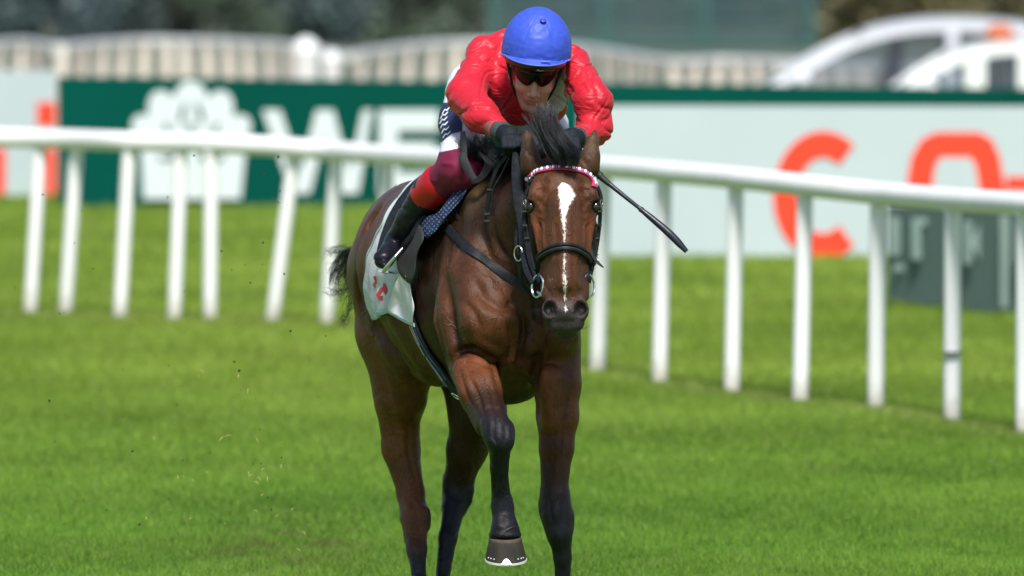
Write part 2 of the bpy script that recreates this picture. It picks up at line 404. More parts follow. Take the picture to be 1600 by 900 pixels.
def arcband(cx, cy, rxo, ryo, rxi, ryi, a0, a1, n=24):
    o_ = [(cx + rxo*cos(R(a)), cy - ryo*sin(R(a))) for a in np.linspace(a0, a1, n)]
    i_ = [(cx + rxi*cos(R(a)), cy - ryi*sin(R(a))) for a in np.linspace(a1, a0, n)]
    return o_ + i_
dg = 81.8
gb, *_ = board("advertising_board", [(90, 119), (2150, 145), (2150, 351), (90, 325)], [dg]*4, .05, GREEN,
               "long dark green board with white leafy crest and white letters W E")
leaves = [ell(298, 160, 27, 34), ell(258, 178, 25, 38, -.35), ell(338, 178, 25, 38, .35), ell(234, 208, 22, 34, -.75), ell(364, 208, 22, 34, .75),
          ell(278, 205, 17, 36, -.15), ell(319, 205, 17, 36, .15), ell(252, 222, 15, 26, -.5), ell(346, 222, 15, 26, .5)]
decal("crest_leaf", leaves, dg, PRINTW, gb)
for i, lf in enumerate([ell(285, 175, 3, 17, .3), ell(313, 175, 3, 17, -.3), ell(298, 205, 2.5, 15), ell(262, 202, 2.5, 14, -.5), ell(336, 202, 2.5, 14, .5)]):
    decal("crest_vein", [lf], dg, GREEN, gb, .004, -.034)
decal("crest_base", [[(220, 232), (246, 232), (250, 252), (288, 252), (288, 225), (312, 225), (312, 252), (348, 252), (354, 232), (384, 232), (376, 311), (224, 311)]], dg, PRINTW, gb, .006, -.026)
sw = 24
decal("letter_w", [[(410, 172), (438, 172), (470, 268), (494, 172), (521, 172), (546, 268), (567, 172), (582, 172), (580, 180), (560, 302), (532, 302), (507, 212), (484, 302), (456, 302)]], dg, PRINTW, gb)
decal("letter_e", [[(592, 172), (686, 172), (686, 204), (622, 204), (622, 222), (680, 222), (680, 252), (622, 252), (622, 270), (686, 270), (686, 302), (592, 302)]], dg, PRINTW, gb)

dw = 72.6
wb, *_ = board("advertising_board", [(905, 165), (2150, 168), (2150, 405), (905, 402)], [dw]*4, .05, PALE,
               "pale grey board with big orange red letters C A Z standing behind the rail")
decal("letter_c", [arcband(1286, 305, 78, 100, 40, 60, 52, 308)], dw, RED, wb)
decal("letter_a", [[(1398, 402), (1424, 245), (1440, 218), (1462, 207), (1530, 207), (1550, 218), (1562, 245), (1588, 402), (1549, 402), (1543, 365), (1443, 365), (1437, 402)]], dw, RED, wb)
decal("counter_a", [[(1449, 335), (1462, 258), (1470, 246), (1516, 246), (1524, 258), (1537, 335)]], dw, PALE, wb, .004, -.012)
decal("letter_z", [[(1572, 276), (1660, 276), (1660, 296), (1572, 296)]], dw, RED, wb)
dl = 84.4
lb, *_ = board("advertising_board", [(-640, 106), (87, 111), (87, 306), (-640, 301)], [dl]*4, .05, PALE,
               "short pale board with orange red shapes at the left end of the green board")
decal("red_print", [[(58, 160), (87, 160), (87, 196), (58, 196)], [(-30, 232), (8, 232), (8, 304), (-30, 304)], [(70, 232), (87, 232), (87, 304), (70, 304)]], dl, RED, lb)

DARKG = mat("dark_sign", (.066, .115, .098), .7, (.080, .128, .118), 1.2)
PALEG = mat("sign_letters", (.21, .28, .26), .5, (.17, .24, .22), 3)
ds = 65.0
sb, *_ = board("small_sign", [(1387, 322), (1690, 334), (1690, 506), (1387, 468)], [ds, ds - 1.5, ds - 1.5, ds], .05, DARKG,
               "low dark green sign with faded pale letters behind the rail on the right", "sign")
def dd(x): return ds - 1.5 * (x - 1387) / 303 
for (name, poly) in (("letter_d", [[(1391, 338), (1402, 338), (1408, 348), (1408, 390), (1402, 400), (1391, 400)]]),
             ("letter_u", [[(1425, 340), (1463, 340), (1463, 405), (1449, 405), (1449, 352), (1439, 352), (1439, 405), (1425, 405)]]),
             ("letter_k", [[(1507, 345), (1519, 345), (1519, 372), (1533, 345), (1549, 345), (1537, 378), (1552, 414), (1535, 414), (1519, 385), (1519, 412), (1507, 412)]]),
             ("white_stripe", [[(1563, 336), (1581, 337), (1581, 482), (1563, 480)]]),
             ("letter_e", [[(1587, 346), (1640, 348), (1640, 366), (1603, 366), (1603, 380), (1640, 380), (1640, 396), (1603, 396), (1603, 410), (1587, 410)]]),
             ("small_print", [[(1395, 412), (1420, 413), (1420, 424), (1395, 423)], [(1455, 418), (1470, 419), (1470, 456), (1455, 455)]])):
    decal(name, poly, dd(np.mean([p[0] for p in poly[0]])) - .02, PALEG, sb)

# ------------------------------------------------------------------ far side: rail, cars, screens, hedges
FW = mat("far_rail_plastic", (.68, .64, .56), .6, (.62, .57, .49), 2)
def far_d(y): return (CAM_H - .60) * FPX / (y - HORIZ)
def far_rail(path, label, step=33):
    sp = spline(path, 60); root = empty("white_fence", tuple(P(sp[30][0], sp[30][1], far_d(sp[30][1])) * [1, 1, 0] + [0, 0, LOW]))
    mb = MB(); mb.tube([P(x, y + 3, far_d(y)) for x, y in sp], .045, 10); o = mb.build("rail", FW2); adopt(root, o)
    for x in np.arange(path[0][0] + 8, path[-1][0], step):
        xx = x + random.uniform(-3, 3); y = np.interp(xx, sp[:, 0], sp[:, 1]); t = P(xx, y + 3, far_d(y)); b = t.copy(); b[2] = LOW - .05
        mb = MB(); mb.tube([b, (b+t)/2, t], .062, 10); o = mb.build("post", FW); adopt(root, o)
    tag(root, label, "fence")
FW2 = mat("far_rail_top", (.45, .48, .48), .5)
far_rail([(-640, 70), (-400, 64), (-150, 74), (-60, 72), (0, 66), (45, 64), (90, 72), (150, 66), (250, 62), (400, 66), (470, 72), (545, 86)], "low white fence beyond the green board, left of the jockey and widest")
far_rail([(552, 84), (600, 76), (660, 69), (720, 66), (800, 66)], "short white fence beyond the green board directly beside the jockey's red sleeve", 38)
far_rail([(806, 68), (900, 73), (960, 80), (1000, 87), (1060, 95), (1130, 92), (1240, 96), (1400, 100), (1680, 104), (2100, 100)], "low white fence beyond the green board running behind the two cars", 34)
BALL = mat("marker_white", (.72, .74, .73), .5)
for (x, y, r, lab) in ((478, 66, 28, "round white marker drum at the end of the far fence, taller one"), (518, 84, 20, "smaller round white marker drum beside the taller one")):
    d = 100.; c = P(x, y + r * .5, d); rr = px(r, d) * .8; z0 = ground_z(d)
    root = empty("marker_drum", (c[0], c[1], z0)); mb = MB()
    prof = [(rr*.9, z0), (rr*.9, c[2] - rr*.2), (rr, c[2]), (rr*.92, c[2]+rr*.35), (rr*.7, c[2]+rr*.7), (rr*.3, c[2]+rr*.95), (.001, c[2]+rr)]
    mb.tube([(c[0], c[1], z) for _, z in prof], [q for q, _ in prof], 18); o = mb.build("drum", BALL); adopt(root, o)
    mb = MB(); mb.tube([(c[0], c[1], z0 + .25), (c[0], c[1], z0 + .33)], rr*.93, 18); o = mb.build("band", FW2); adopt(root, o)
    tag(root, lab, "marker")

GLASS = bpy.data.materials.new("car_glass"); GLASS.use_nodes = True
_b = GLASS.node_tree.nodes["Principled BSDF"]; _b.inputs["Base Color"].default_value = (.50, .55, .60, 1); _b.inputs["Roughness"].default_value = .03; _b.inputs["Transmission Weight"].default_value = .93; _b.inputs["IOR"].default_value = 1.12
TYRE = mat("tyre", (.02, .02, .02), .8); RIM = mat("rim", (.5, .5, .52), .3, metal=.8); DARKIN = mat("dark_trim", (.015, .017, .035), .6)
def car(name, ox, d, s, paint, label, cat, prof_roof, belt, length, win, height, beacon=None, side_y=.85):
    """side view car, nose to the left. profile in metres from the front bumper, z above the ground"""
    g = ground_z(d); root = empty(name, (ox + length/2, d, g)); hw = side_y
    def loft(sections, nm, m, smooth=True):
        mb = MB(); n = len(sections[0]); V = [q for sct in sections for q in sct]
        F_ = [(i*n+k, (i+1)*n+k, (i+1)*n+(k+1)%n, i*n+(k+1)%n) for i in range(len(sections)-1) for k in range(n)]
        F_ += [tuple(range(n)), tuple(range((len(sections))*n-1, (len(sections)-1)*n-1, -1))]
        mb.add(V, F_); o = mb.build(nm, m); adopt(root, o); return o
    X = lambda x, y, z: np.array([ox + x, d + y, g + z])
    low = [(.02, .30, .62), (.10, .22, .70), (.5, .20, .82), (1.2, .20, belt - .06), (2.2, .20, belt), (length-.6, .20, belt), (length-.12, .24, belt-.04), (length, .34, belt-.16)]
    loft([[X(x, -hw*.93, zb), X(x, -hw, zb+.12), X(x, -hw, zt-.16), X(x, -hw*.93, zt), X(x, hw*.93, zt), X(x, hw, zt-.16), X(x, hw, zb+.12), X(x, hw*.93, zb)] for x, zb, zt in low], "lower_body", paint)
    # roof shell and pillars from the side profile of the greenhouse: thick arch on each side joined by a roof
    arch = spline(prof_roof, 26); tw = .84
    for sgn in (-1, 1):
        mb = MB(); V = []
        for i, (x, z) in enumerate(arch):
            t_ = arch[min(i+1, 25)] - arch[max(i-1, 0)]; t_ = t_ / np.linalg.norm(t_); nn = np.array([t_[1], -t_[0]]); th = .085
            k = (z - belt) / (height - belt); yy = sgn * hw * (1 - .16 * max(k, 0))
            V += [X(x, yy, z), X(x + nn[0]*th, yy, z + nn[1]*th), X(x + nn[0]*th, yy - sgn*.06, z + nn[1]*th), X(x, yy - sgn*.06, z)]
        mb.add(V, [(i*4+k, i*4+(k+1)%4, i*4+4+(k+1)%4, i*4+4+k) for i in range(25) for k in range(4)] + [(3,2,1,0), (100,101,102,103)])
        o = mb.build("side_arch", paint); adopt(root, o)
        for (wx, ww) in win[1]:
            zt = np.interp(wx, arch[:, 0], arch[:, 1]); mb = MB(); mb.box(X(wx, sgn*hw*.92, (belt+zt)/2 - .03), (ww, .05, zt - belt - .04)); o = mb.build("pillar", paint); adopt(root, o)
        gl = [(x, z - .05) for x, z in arch] ; mb = MB(); poly = [(x, z) for x, z in gl if z > belt - .02] 
        poly = [(poly[0][0], belt - .02)] + poly + [(poly[-1][0], belt - .02)]
        V = [X(x, sgn*(hw - .035) * (1 - .15*max((z-belt)/(height-belt), 0)), z) for x, z in poly]; n = len(V)
        mb.add(V, [tuple(range(n))]); o = mb.build("window", GLASS, smooth=False); adopt(root, o)
    i0, i1 = win[0]; rf = [p for p in arch if i0 <= p[0] <= i1]
    mb = MB(); V = []
    for x, z in rf:
        V += [X(x, -hw*tw, z), X(x, 0, z + .03), X(x, hw*tw, z), X(x, hw*tw, z - .04), X(x, -hw*tw, z - .04)]
    mb.add(V, [(i*5+k, i*5+(k+1)%5, i*5+5+(k+1)%5, i*5+5+k) for i in range(len(rf)-1) for k in range(5)] + [(4,3,2,1,0), tuple((len(rf)-1)*5+k for k in range(5))])
    o = mb.build("roof", paint); adopt(root, o)
    # windscreen and rear glass
    for (p, q, nm) in ((arch[0], rf[0], "windscreen"), (rf[-1], arch[-1], "rear_window")):
        mb = MB(); yy0 = hw * (.97 if p[1] < height*.8 else .8); yy1 = hw * (.97 if q[1] < height*.8 else .8)
        mb.add([X(p[0], -yy0, p[1]), X(p[0], yy0, p[1]), X(q[0], yy1, q[1]), X(q[0], -yy1, q[1])], [(0,1,2,3)]); o = mb.build(nm, GLASS, smooth=False); adopt(root, o)
    # seats, wheels, lamps, mirror
    for sx_ in (win[2]):
        for sy in (-.4, .4):
            mb = MB(); mb.ball(X(sx_, sy, belt + .02), (.10, .24, .32)); mb.ball(X(sx_ + .02, sy, belt + .34), (.06, .13, .10)); o = mb.build("seat", DARKIN); adopt(root, o)
    for wx in (.8, length - .8):
        for sgn in (-1, 1):
            mb = MB(); c = X(wx, sgn*(hw - .08), .32); mb.tube([c - Y3*.11, c - Y3*.09, c + Y3*.09, c + Y3*.11], [.29, .32, .32, .29], 20); w = mb.build("wheel", TYRE); adopt(root, w)
            mb = MB(); mb.tube([c + Y3*sgn*.09, c + Y3*sgn*.125], [.2, .18], 16); r_ = mb.build("rim", RIM); r_.parent = w; r_.matrix_parent_inverse = Matrix.Translation(-Vector(root.location))
            r_.matrix_parent_inverse = w.matrix_parent_inverse.copy() if False else Matrix.Identity(4)
    for sgn in (-1, 1):
        mb = MB(); mb.ball(X(.08, sgn*hw*.72, .62), (.08, .16, .09)); o = mb.build("headlight", GLASS); adopt(root, o)
        mb = MB(); mb.ball(X(1.35, sgn*(hw + .09), belt + .07), (.07, .1, .07)); o = mb.build("wing_mirror", paint); adopt(root, o)
    if beacon is not None:
        mb = MB(); c = X(beacon, 0, height + .035); mb.tube([c - Z3*.03, c + Z3*.03, c + Z3*.07, c + Z3*.085], [.12, .115, .08, .02], 16)
        o = mb.build("beacon", mat("amber_beacon", (.50, .12, .04), .4)); adopt(root, o)
    tag(root, label, cat)
SILVER = mat("silver_paint", (.70, .72, .76), .35, metal=.1, coat=.4)
VANW = mat("white_paint", (.86, .87, .87), .3, coat=.5)
q = P(1190, 132, 96.)
car("parked_car", q[0] - 1.02, 96., 1, SILVER, "silver hatchback with its sloping windscreen to the left of the white one", "car",
    [(.98, .98), (1.35, 1.20), (1.8, 1.43), (2.3, 1.545), (2.9, 1.55), (3.4, 1.46), (3.95, 1.02)], 1.0, 4.2, ((1.8, 3.4), [(2.62, .09), (3.5, .10)], (2.15, 3.1)), 1.55)
q = P(1385, 132, 92.5)
car("parked_car", q[0] - 1.02, 92.5, 1, VANW, "white off-road vehicle with an orange beacon on its roof", "car",
    [(.98, .98), (1.3, 1.22), (1.62, 1.38), (2.1, 1.445), (3.0, 1.46), (4.1, 1.46), (4.4, 1.02)], 1.0, 4.6, ((1.55, 4.15), [(1.72, .16), (2.2, .26), (3.3, .2)], (2.2, 3.1)), 1.47, beacon=1.95)

TEAL = mat("green_netting", (.028, .066, .066), .8, (.040, .080, .080), 1.5)
TEAL2 = mat("green_post", (.03, .10, .09), .6)
fr = empty("windbreak_fence", tuple(P(1090, 85, 158) * [1, 1, 0] + [0, 0, LOW]))
for i, (x0, x1) in enumerate(((770, 945), (945, 1100), (1100, 1268))):
    a, b = P(x0 + 4, 60, 158), P(x1 - 4, 60, 158); mb = MB()
    for k in range(12):
        z = LOW + .12 + k * .2; mb.box(((a[0]+b[0])/2, 158, z), (b[0]-a[0], .015, .165))
    o = mb.build("netting", TEAL, smooth=False); tag(o, kind="stuff"); adopt(fr, o)
for x in (770, 945, 1100, 1268):
    a = P(x, 60, 157.9); mb = MB(); mb.box((a[0], 157.9, LOW + 1.3), (.13, .06, 2.7)); o = mb.build("post", TEAL2, smooth=False); adopt(fr, o)
for z in (LOW + .1, LOW + 2.4):
    a, b = P(770, 60, 158), P(1268, 60, 158); mb = MB(); mb.box(((a[0]+b[0])/2, 157.85, z), (b[0]-a[0], .05, .09)); o = mb.build("cross_rail", TEAL2, smooth=False); adopt(fr, o)
tag(fr, "dark teal netting screen on green posts at the far edge, right of the helmet", "fence")

BARK = mat("bark", (.10, .08, .06), .9, (.06, .05, .04), 12, .01, 30)
def bush(x, d, w, h, cols, label, group, trunk=False, seed=0, cat="bush", name="hedge_bush"):
    rg = np.random.default_rng(seed); z0 = LOW; root = empty(name, (x, d, z0))
    n = int(4200 * max(1, w/3)); t = rg.random(n); 
    lobes = rg.uniform(-1, 1, (14, 3)) * [w*.38, .8, .1]; lobes[:, 2] = rg.uniform(.06 if not trunk else .35, .8, 14) * h
    k = rg.integers(0, 14, n); dirn = rg.normal(size=(n, 3)); dirn /= np.linalg.norm(dirn, axis=1)[:, None]
    c = lobes[k] + dirn * (rg.random(n) ** .4)[:, None] * [w*.26, .8, h*.24]; c[:, 2] = np.abs(c[:, 2])
    c += [x, d, z0]; s = rg.uniform(.04, .10, n)
    a = rg.normal(size=(n, 3)); a /= np.linalg.norm(a, axis=1)[:, None]; b = np.cross(a, rg.normal(size=(n, 3))); b /= np.linalg.norm(b, axis=1)[:, None]
    V = np.stack([c - a*s[:,None], c + b*s[:,None]*.6, c + a*s[:,None], c - b*s[:,None]*.6], 1).reshape(-1, 3)
    me = np_mesh("foliage", V, np.arange(4*n).reshape(-1, 4), False)
    cc = np.array(cols[0]) * (1-t[:,None]) + np.array(cols[1]) * t[:,None]; set_col(me, "Col", np.repeat(cc, 4, 0))
    o = link("crown" if trunk else "foliage", me, LEAF); adopt(root, o)
    mb = MB(); 
    if trunk:
        mb.tube([(x, d, z0 - .1), (x + .05, d, z0 + h*.3), (x - .05, d, z0 + h*.6), (x, d, z0 + h*.85)], [.22, .16, .1, .04], 10)
        for q_ in range(4):
            a_ = q_*1.6 + seed; mb.tube([(x, d, z0 + h*.35), (x + cos(a_)*w*.2, d + sin(a_)*.4, z0 + h*.55), (x + cos(a_)*w*.35, d + sin(a_)*.7, z0 + h*.7)], [.09, .06, .02], 7)
    else:
        for q_ in range(5):
            xx = x + (q_ - 2) * w * .17; mb.tube([(xx, d, z0 - .05), (xx + .06, d + .05, z0 + h*.35), (xx + random.uniform(-.3, .3), d, z0 + h*.75)], [.06, .04, .012], 7)
    o = mb.build("trunk" if trunk else "stem", BARK); adopt(root, o)
    tag(root, label, cat, group)
LEAF = bpy.data.materials.new("leaf"); LEAF.use_nodes = True; _N = LEAF.node_tree.nodes
_a = _N.new("ShaderNodeAttribute"); _a.attribute_name = "Col"; LEAF.node_tree.links.new(_a.outputs["Color"], _N["Principled BSDF"].inputs["Base Color"]); _N["Principled BSDF"].inputs["Roughness"].default_value = .6
dk = [(.050, .090, .088), (.09, .135, .130)]; bl = [(.050, .085, .095), (.09, .135, .142)]; ol = [(.070, .115, .075), (.125, .170, .105)]; br = [(.12, .11, .05), (.18, .16, .07)]
spec_b = [(-8, dk, "dark"), (90, bl, "bluish"), (210, dk, "dark"), (330, ol, "olive"), (450, dk, "dark"), (560, bl, "bluish"), (690, ol, "olive"), (1340, br, "brownish"), (1450, br, "brownish"), (1560, br, "brownish"), (1680, ol, "olive"), (-120, ol, "olive")]
WHERE = ["at the left end of the white fence", "above the left edge of the green board", "above the gap between board edge and crest", "above the right side of the white crest", "behind the white marker drums", "above the letter W", "directly left of the blue cap", "behind the silver car's windscreen", "behind the silver car's roof", "behind the orange beacon", "beyond the right end of the cars", "beyond the left end of the fence"]
for i, ((x, c, w_), wh_) in enumerate(zip(spec_b, WHERE)):
    q = P(x, 50, 160); bush(q[0], 160 + (i % 3) * .9, 1.75, 2.6, c, "%s green bush of the far hedge %s" % (w_, wh_), "%s bushes of the far hedge" % w_, seed=i)
for i, x in enumerate((-200, 40, 260, 480, 640, 860, 1020, 1180, 1400, 1620, 1800)):
    q = P(x, 50, 172); bush(q[0], 172 + (i % 2) * 4, 3.4, 8.5, dk if i % 2 else bl, "tall dense trees standing behind the far hedge", "tall trees behind the far hedge", trunk=True, seed=50+i, cat="tree", name="tree")
sheet_m = mat("far_wood", (.03, .05, .035), .9, (.055, .075, .045), .3, stretch=(1, 1, .6))
def wood():
    rg = np.random.default_rng(9); n = 26000
    x = rg.uniform(-60, 60, n); z = rg.random(n) ** .8 * (9 + 3*np.sin(x*.35)); c = np.stack([x, 190 + rg.uniform(0, 10, n), z + LOW], 1); s = rg.uniform(.25, .6, n)
    a = rg.normal(size=(n, 3)); a /= np.linalg.norm(a, axis=1)[:, None]; b = np.cross(a, rg.normal(size=(n, 3))); b /= np.linalg.norm(b, axis=1)[:, None]
    V = np.stack([c - a*s[:,None], c + b*s[:,None]*.7, c + a*s[:,None], c - b*s[:,None]*.7], 1).reshape(-1, 3)
    me = np_mesh("woodland", V, np.arange(4*n).reshape(-1, 4), False); t = rg.random(n)[:, None]
    set_col(me, "Col", np.repeat(np.array(dk[0])*(1-t) + np.array(dk[1])*t, 4, 0)); o = link("woodland", me, LEAF); tag(o, "dark woodland closing the view beyond the hedge", "woodland", kind="stuff")
wood()
# ================================================================== the horse
YAW = R(14)
FV = np.array([sin(YAW), -cos(YAW), 0]); LV = np.array([cos(YAW), sin(YAW), 0])
MB_ = np.stack([LV, FV, Z3], 1)                       # columns: across, along, up
BAY = (.076, .028, .0115); DBAY = (.029, .0125, .0065); RED_B = (.118, .036, .012); BLK = (.0085, .0085, .012); TAN = (.085, .050, .020); GRY = (.050, .038, .036)  # BLK and DBAY also carry breast and neck shade
H = Body(); rc, el = H.rc, H.el
# trunk
el((672, 412, 40.0), (.268, .42, .305), .05, MB_, BAY)
rc((695, 300, 40.2, 38), (725, 292, 39.8, 36), .08, None, DBAY) if False else rc((695, 305, 40.2, 34), (725, 292, 39.75, 32), .08, DBAY)
el((712, 430, 39.65), (.282, .50, .375), .06, MB_, BAY)
el((755, 440, 39.25), (.245, .42, .395), .06, MB_, DBAY)
rc((752, 268, 39.2, 26), (733, 288, 39.6, 30), .08, DBAY)
el((796, 480, 38.98), (.205, .27, .30), .06, MB_, BAY)
rc((793, 596, 38.98, 36), (745, 580, 39.3, 42), .06, BLK); rc((800, 560, 38.92, 40), (820, 600, 38.95, 20), .05, BLK)  # black underside: shade between the forelegs put into the coat colour
rc((690, 545, 39.8, 60), (665, 520, 40.0, 60), .05, TAN)
# breast and shoulders
rc((756, 430, 38.86, 56), (764, 505, 38.74, 46), .03, BAY); rc((764, 505, 38.74, 44), (806, 560, 38.78, 20), .03, BAY)
rc((858, 450, 38.86, 46), (872, 520, 38.78, 35), .03, BAY); rc((862, 520, 38.76, 36), (820, 560, 38.8, 22), .03, BAY)
rc((748, 300, 39.15, 30), (722, 470, 38.92, 36), .05, BAY); rc((722, 470, 38.92, 38), (735, 540, 38.88, 40), .04, BAY)
rc((800, 300, 39.1, 30), (866, 480, 38.86, 42), .05, DBAY)
rc((818, 440, 38.8, 30), (820, 540, 38.74, 13), .03, DBAY)                     # muscle strips of the throat
# neck
rc((795, 375, 38.98, 86), (858, 305, 38.68, 54), .06, DBAY)  # neck and throat shade painted in as a darker coat tone
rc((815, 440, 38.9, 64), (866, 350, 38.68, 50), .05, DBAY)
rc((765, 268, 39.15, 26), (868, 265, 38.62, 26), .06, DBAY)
rc((775, 330, 38.95, 50), (790, 410, 38.9, 48), .04, TAN)
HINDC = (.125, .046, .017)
# hind leg, image left (the horse's right)
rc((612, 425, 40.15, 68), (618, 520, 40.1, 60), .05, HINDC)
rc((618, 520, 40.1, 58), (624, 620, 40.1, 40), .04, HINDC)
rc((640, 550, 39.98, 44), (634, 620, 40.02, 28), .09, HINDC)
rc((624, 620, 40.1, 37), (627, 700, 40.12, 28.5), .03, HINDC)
rc((627, 700, 40.12, 28.5), (641, 770, 40.08, 21), .025, HINDC)
rc((641, 770, 40.08, 20.5), (648, 805, 40.02, 22), .02, HINDC); rc((634, 792, 40.16, 10), (644, 845, 40.02, 12), .02, BLK)
rc((664, 800, 40.0, 8), (664, 822, 40.0, 8), .02, BLK)
rc((648, 812, 40.0, 21), (651, 860, 39.93, 15), .02, HINDC)
rc((651, 858, 39.93, 15), (655, 905, 39.85, 11.5), .02, BLK)
el(P(656, 914, 39.83), (px(15, 40), px(17, 40), px(15, 40)), .015, None, BLK, m=True)
rc((655, 914, 39.83, 13), (658, 938, 39.72, 14), .015, BLK)
# hind leg, image right (the horse's left)
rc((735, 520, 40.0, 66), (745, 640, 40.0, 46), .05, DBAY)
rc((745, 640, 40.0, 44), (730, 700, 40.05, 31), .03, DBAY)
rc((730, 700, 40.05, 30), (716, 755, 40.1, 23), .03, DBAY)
rc((716, 755, 40.1, 23), (711, 790, 40.08, 20), .02, BLK); rc((700, 745, 40.18, 9), (699, 795, 40.12, 9), .035, BLK); rc((733, 767, 40.07, 7), (730, 782, 40.07, 7), .03, BLK)
rc((709, 795, 40.06, 18), (700, 840, 40.0, 14), .02, BLK); rc((700, 840, 40.0, 14), (692, 900, 39.95, 12), .02, BLK)
el(P(690, 915, 39.93), (px(15, 40), px(17, 40), px(15, 40)), .015, None, BLK, m=True)
rc((690, 915, 39.93, 13), (690, 938, 39.83, 14), .015, BLK)
# foreleg, image left, lifted
rc((724, 500, 38.9, 46), (738, 572, 38.84, 37), .025, BAY)
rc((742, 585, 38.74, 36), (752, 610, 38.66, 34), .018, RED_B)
rc((752, 612, 38.66, 31), (774, 664, 38.50, 22), .02, DBAY)
rc((738, 620, 38.70, 20), (757, 668, 38.54, 14), .02, DBAY)
rc((774, 664, 38.5, 22), (783, 690, 38.44, 19), .014, BLK); el(P(778, 678, 38.46), (px(21.5, 38.5), px(21, 38.5), px(25, 38.5)), .03, None, BLK, m=True); rc((793, 668, 38.47, 8), (792, 684, 38.47, 7), .02, BLK); rc((763, 662, 38.48, 8), (765, 680, 38.47, 7), .02, BLK)
rc((781, 695, 38.46, 18), (780, 732, 38.50, 13.5), .015, BLK)
rc((780, 732, 38.50, 13.5), (783, 775, 38.55, 14), .012, BLK)
rc((776, 705, 38.53, 9), (775, 775, 38.61, 7.5), .01, BLK)
el(P(785, 791, 38.56), (px(17.5, 38.5), px(19, 38.5), px(21, 38.5)), .02, None, BLK, m=True); rc((774, 790, 38.62, 8), (778, 800, 38.62, 8), .012, BLK)
rc((786, 802, 38.56, 15.5), (789, 828, 38.53, 22.5), .015, BLK)
el(P(789.5, 836, 38.53), (px(25.5, 38.5), px(26, 38.5), px(7, 38.5)), .012, None, BLK, m=True)
# foreleg, image right, standing
rc((866, 530, 38.86, 42), (870, 600, 38.82, 37.5), .03, BAY)
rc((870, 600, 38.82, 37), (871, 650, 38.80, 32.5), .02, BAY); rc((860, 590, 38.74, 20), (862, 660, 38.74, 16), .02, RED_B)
rc((871, 650, 38.80, 32.5), (870, 700, 38.78, 26.5), .02, BAY)
rc((870, 700, 38.78, 26), (867, 762, 38.76, 20.5), .018, DBAY)
el(P(868, 800, 38.75), (px(25, 38.7), px(24, 38.7), px(36, 38.7)), .03, None, BLK, m=True); rc((850, 788, 38.76, 8), (852, 800, 38.76, 8), .02, BLK); rc((888, 806, 38.76, 9), (888, 818, 38.76, 8), .02, BLK)
rc((868, 775, 38.76, 20), (874, 834, 38.75, 18.5), .03, BLK)
rc((874, 830, 38.75, 18.5), (879, 872, 38.78, 12.5), .02, BLK); rc((879, 870, 38.78, 12.5), (880, 925, 38.82, 12.5), .015, BLK)
el(P(880, 940, 38.82), (px(17, 38.7), px(20, 38.7), px(17, 38.7)), .015, None, BLK, m=True)
rc((880, 945, 38.8, 15), (880, 972, 38.70, 18), .015, BLK)
# head
HD = R(2)
rc((876, 276, 38.50, 38), (879, 300, 38.46, 45), .03, BAY)
el((879, 300, 38.45), (px(52, 38.4), .085, px(40, 38.4)), .03, None, BAY)
el((880, 330, 38.42), (px(49, 38.4), .075, px(42, 38.4)), .02, None, BAY)
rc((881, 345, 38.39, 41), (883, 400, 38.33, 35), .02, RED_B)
rc((882, 395, 38.34, 36), (884, 450, 38.27, 28), .02, BAY)
rc((881, 320, 38.33, 27), (883, 440, 38.225, 19), .02, BAY)                       # bridge of the nose
for s in (-1, 1):
    el((880 + s*49, 321, 38.43), (px(12, 38.4), .035, px(17, 38.4)), .012, None, DBAY)      # orbit
    rc((880 + s*42, 300, 38.41, 12), (880 + s*47, 312, 38.40, 9), .015, BAY)           # brow
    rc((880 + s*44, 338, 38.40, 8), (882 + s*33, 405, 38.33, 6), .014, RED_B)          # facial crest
    el((880 + s*34, 372, 38.52), (px(21, 38.4), .085, px(50, 38.4)), .03, None, DBAY)    # jowl
    rc((882 + s*26, 425, 38.33, 13), (883 + s*27, 462, 38.28, 11), .02, DBAY)          # cheek over the bit
    el((883 + s*24, 484, 38.225), (px(13.5, 38.3), .030, px(17, 38.3)), .012, None, GRY)   # nostril rim
    el((883 + s*16, 505, 38.235), (px(14, 38.3), .03, px(13, 38.3)), .015, None, GRY)
el((883, 470, 38.25), (px(29, 38.3), .045, px(22, 38.3)), .02, None, BAY)
el((883, 489, 38.235), (px(29, 38.3), .048, px(19, 38.3)), .02, None, GRY)
el((884, 507, 38.245), (px(22, 38.3), .042, px(15, 38.3)), .015, None, GRY)
el((886, 521, 38.275), (px(17, 38.3), .035, px(9.5, 38.3)), .008, None, BLK)
rc((882, 400, 38.48, 26), (885, 510, 38.33, 17), .03, DBAY)                       # lower jaw
# ears
for s, x0, x1 in ((-1, 829, 822), (1, 922, 930)):
    rc((x0, 262, 38.52, 16), (x0 - s*-1, 244, 38.52, 15), .02, DBAY)
    rc((x0, 246, 38.53, 15), ((x0*.4+x1*.6), 218, 38.54, 9.5), .012, GRY2 if False else (.105, .060, .035)); rc(((x0*.4+x1*.6), 220, 38.54, 9.5), (x1, 202, 38.54, 1.5), .008, DBAY)
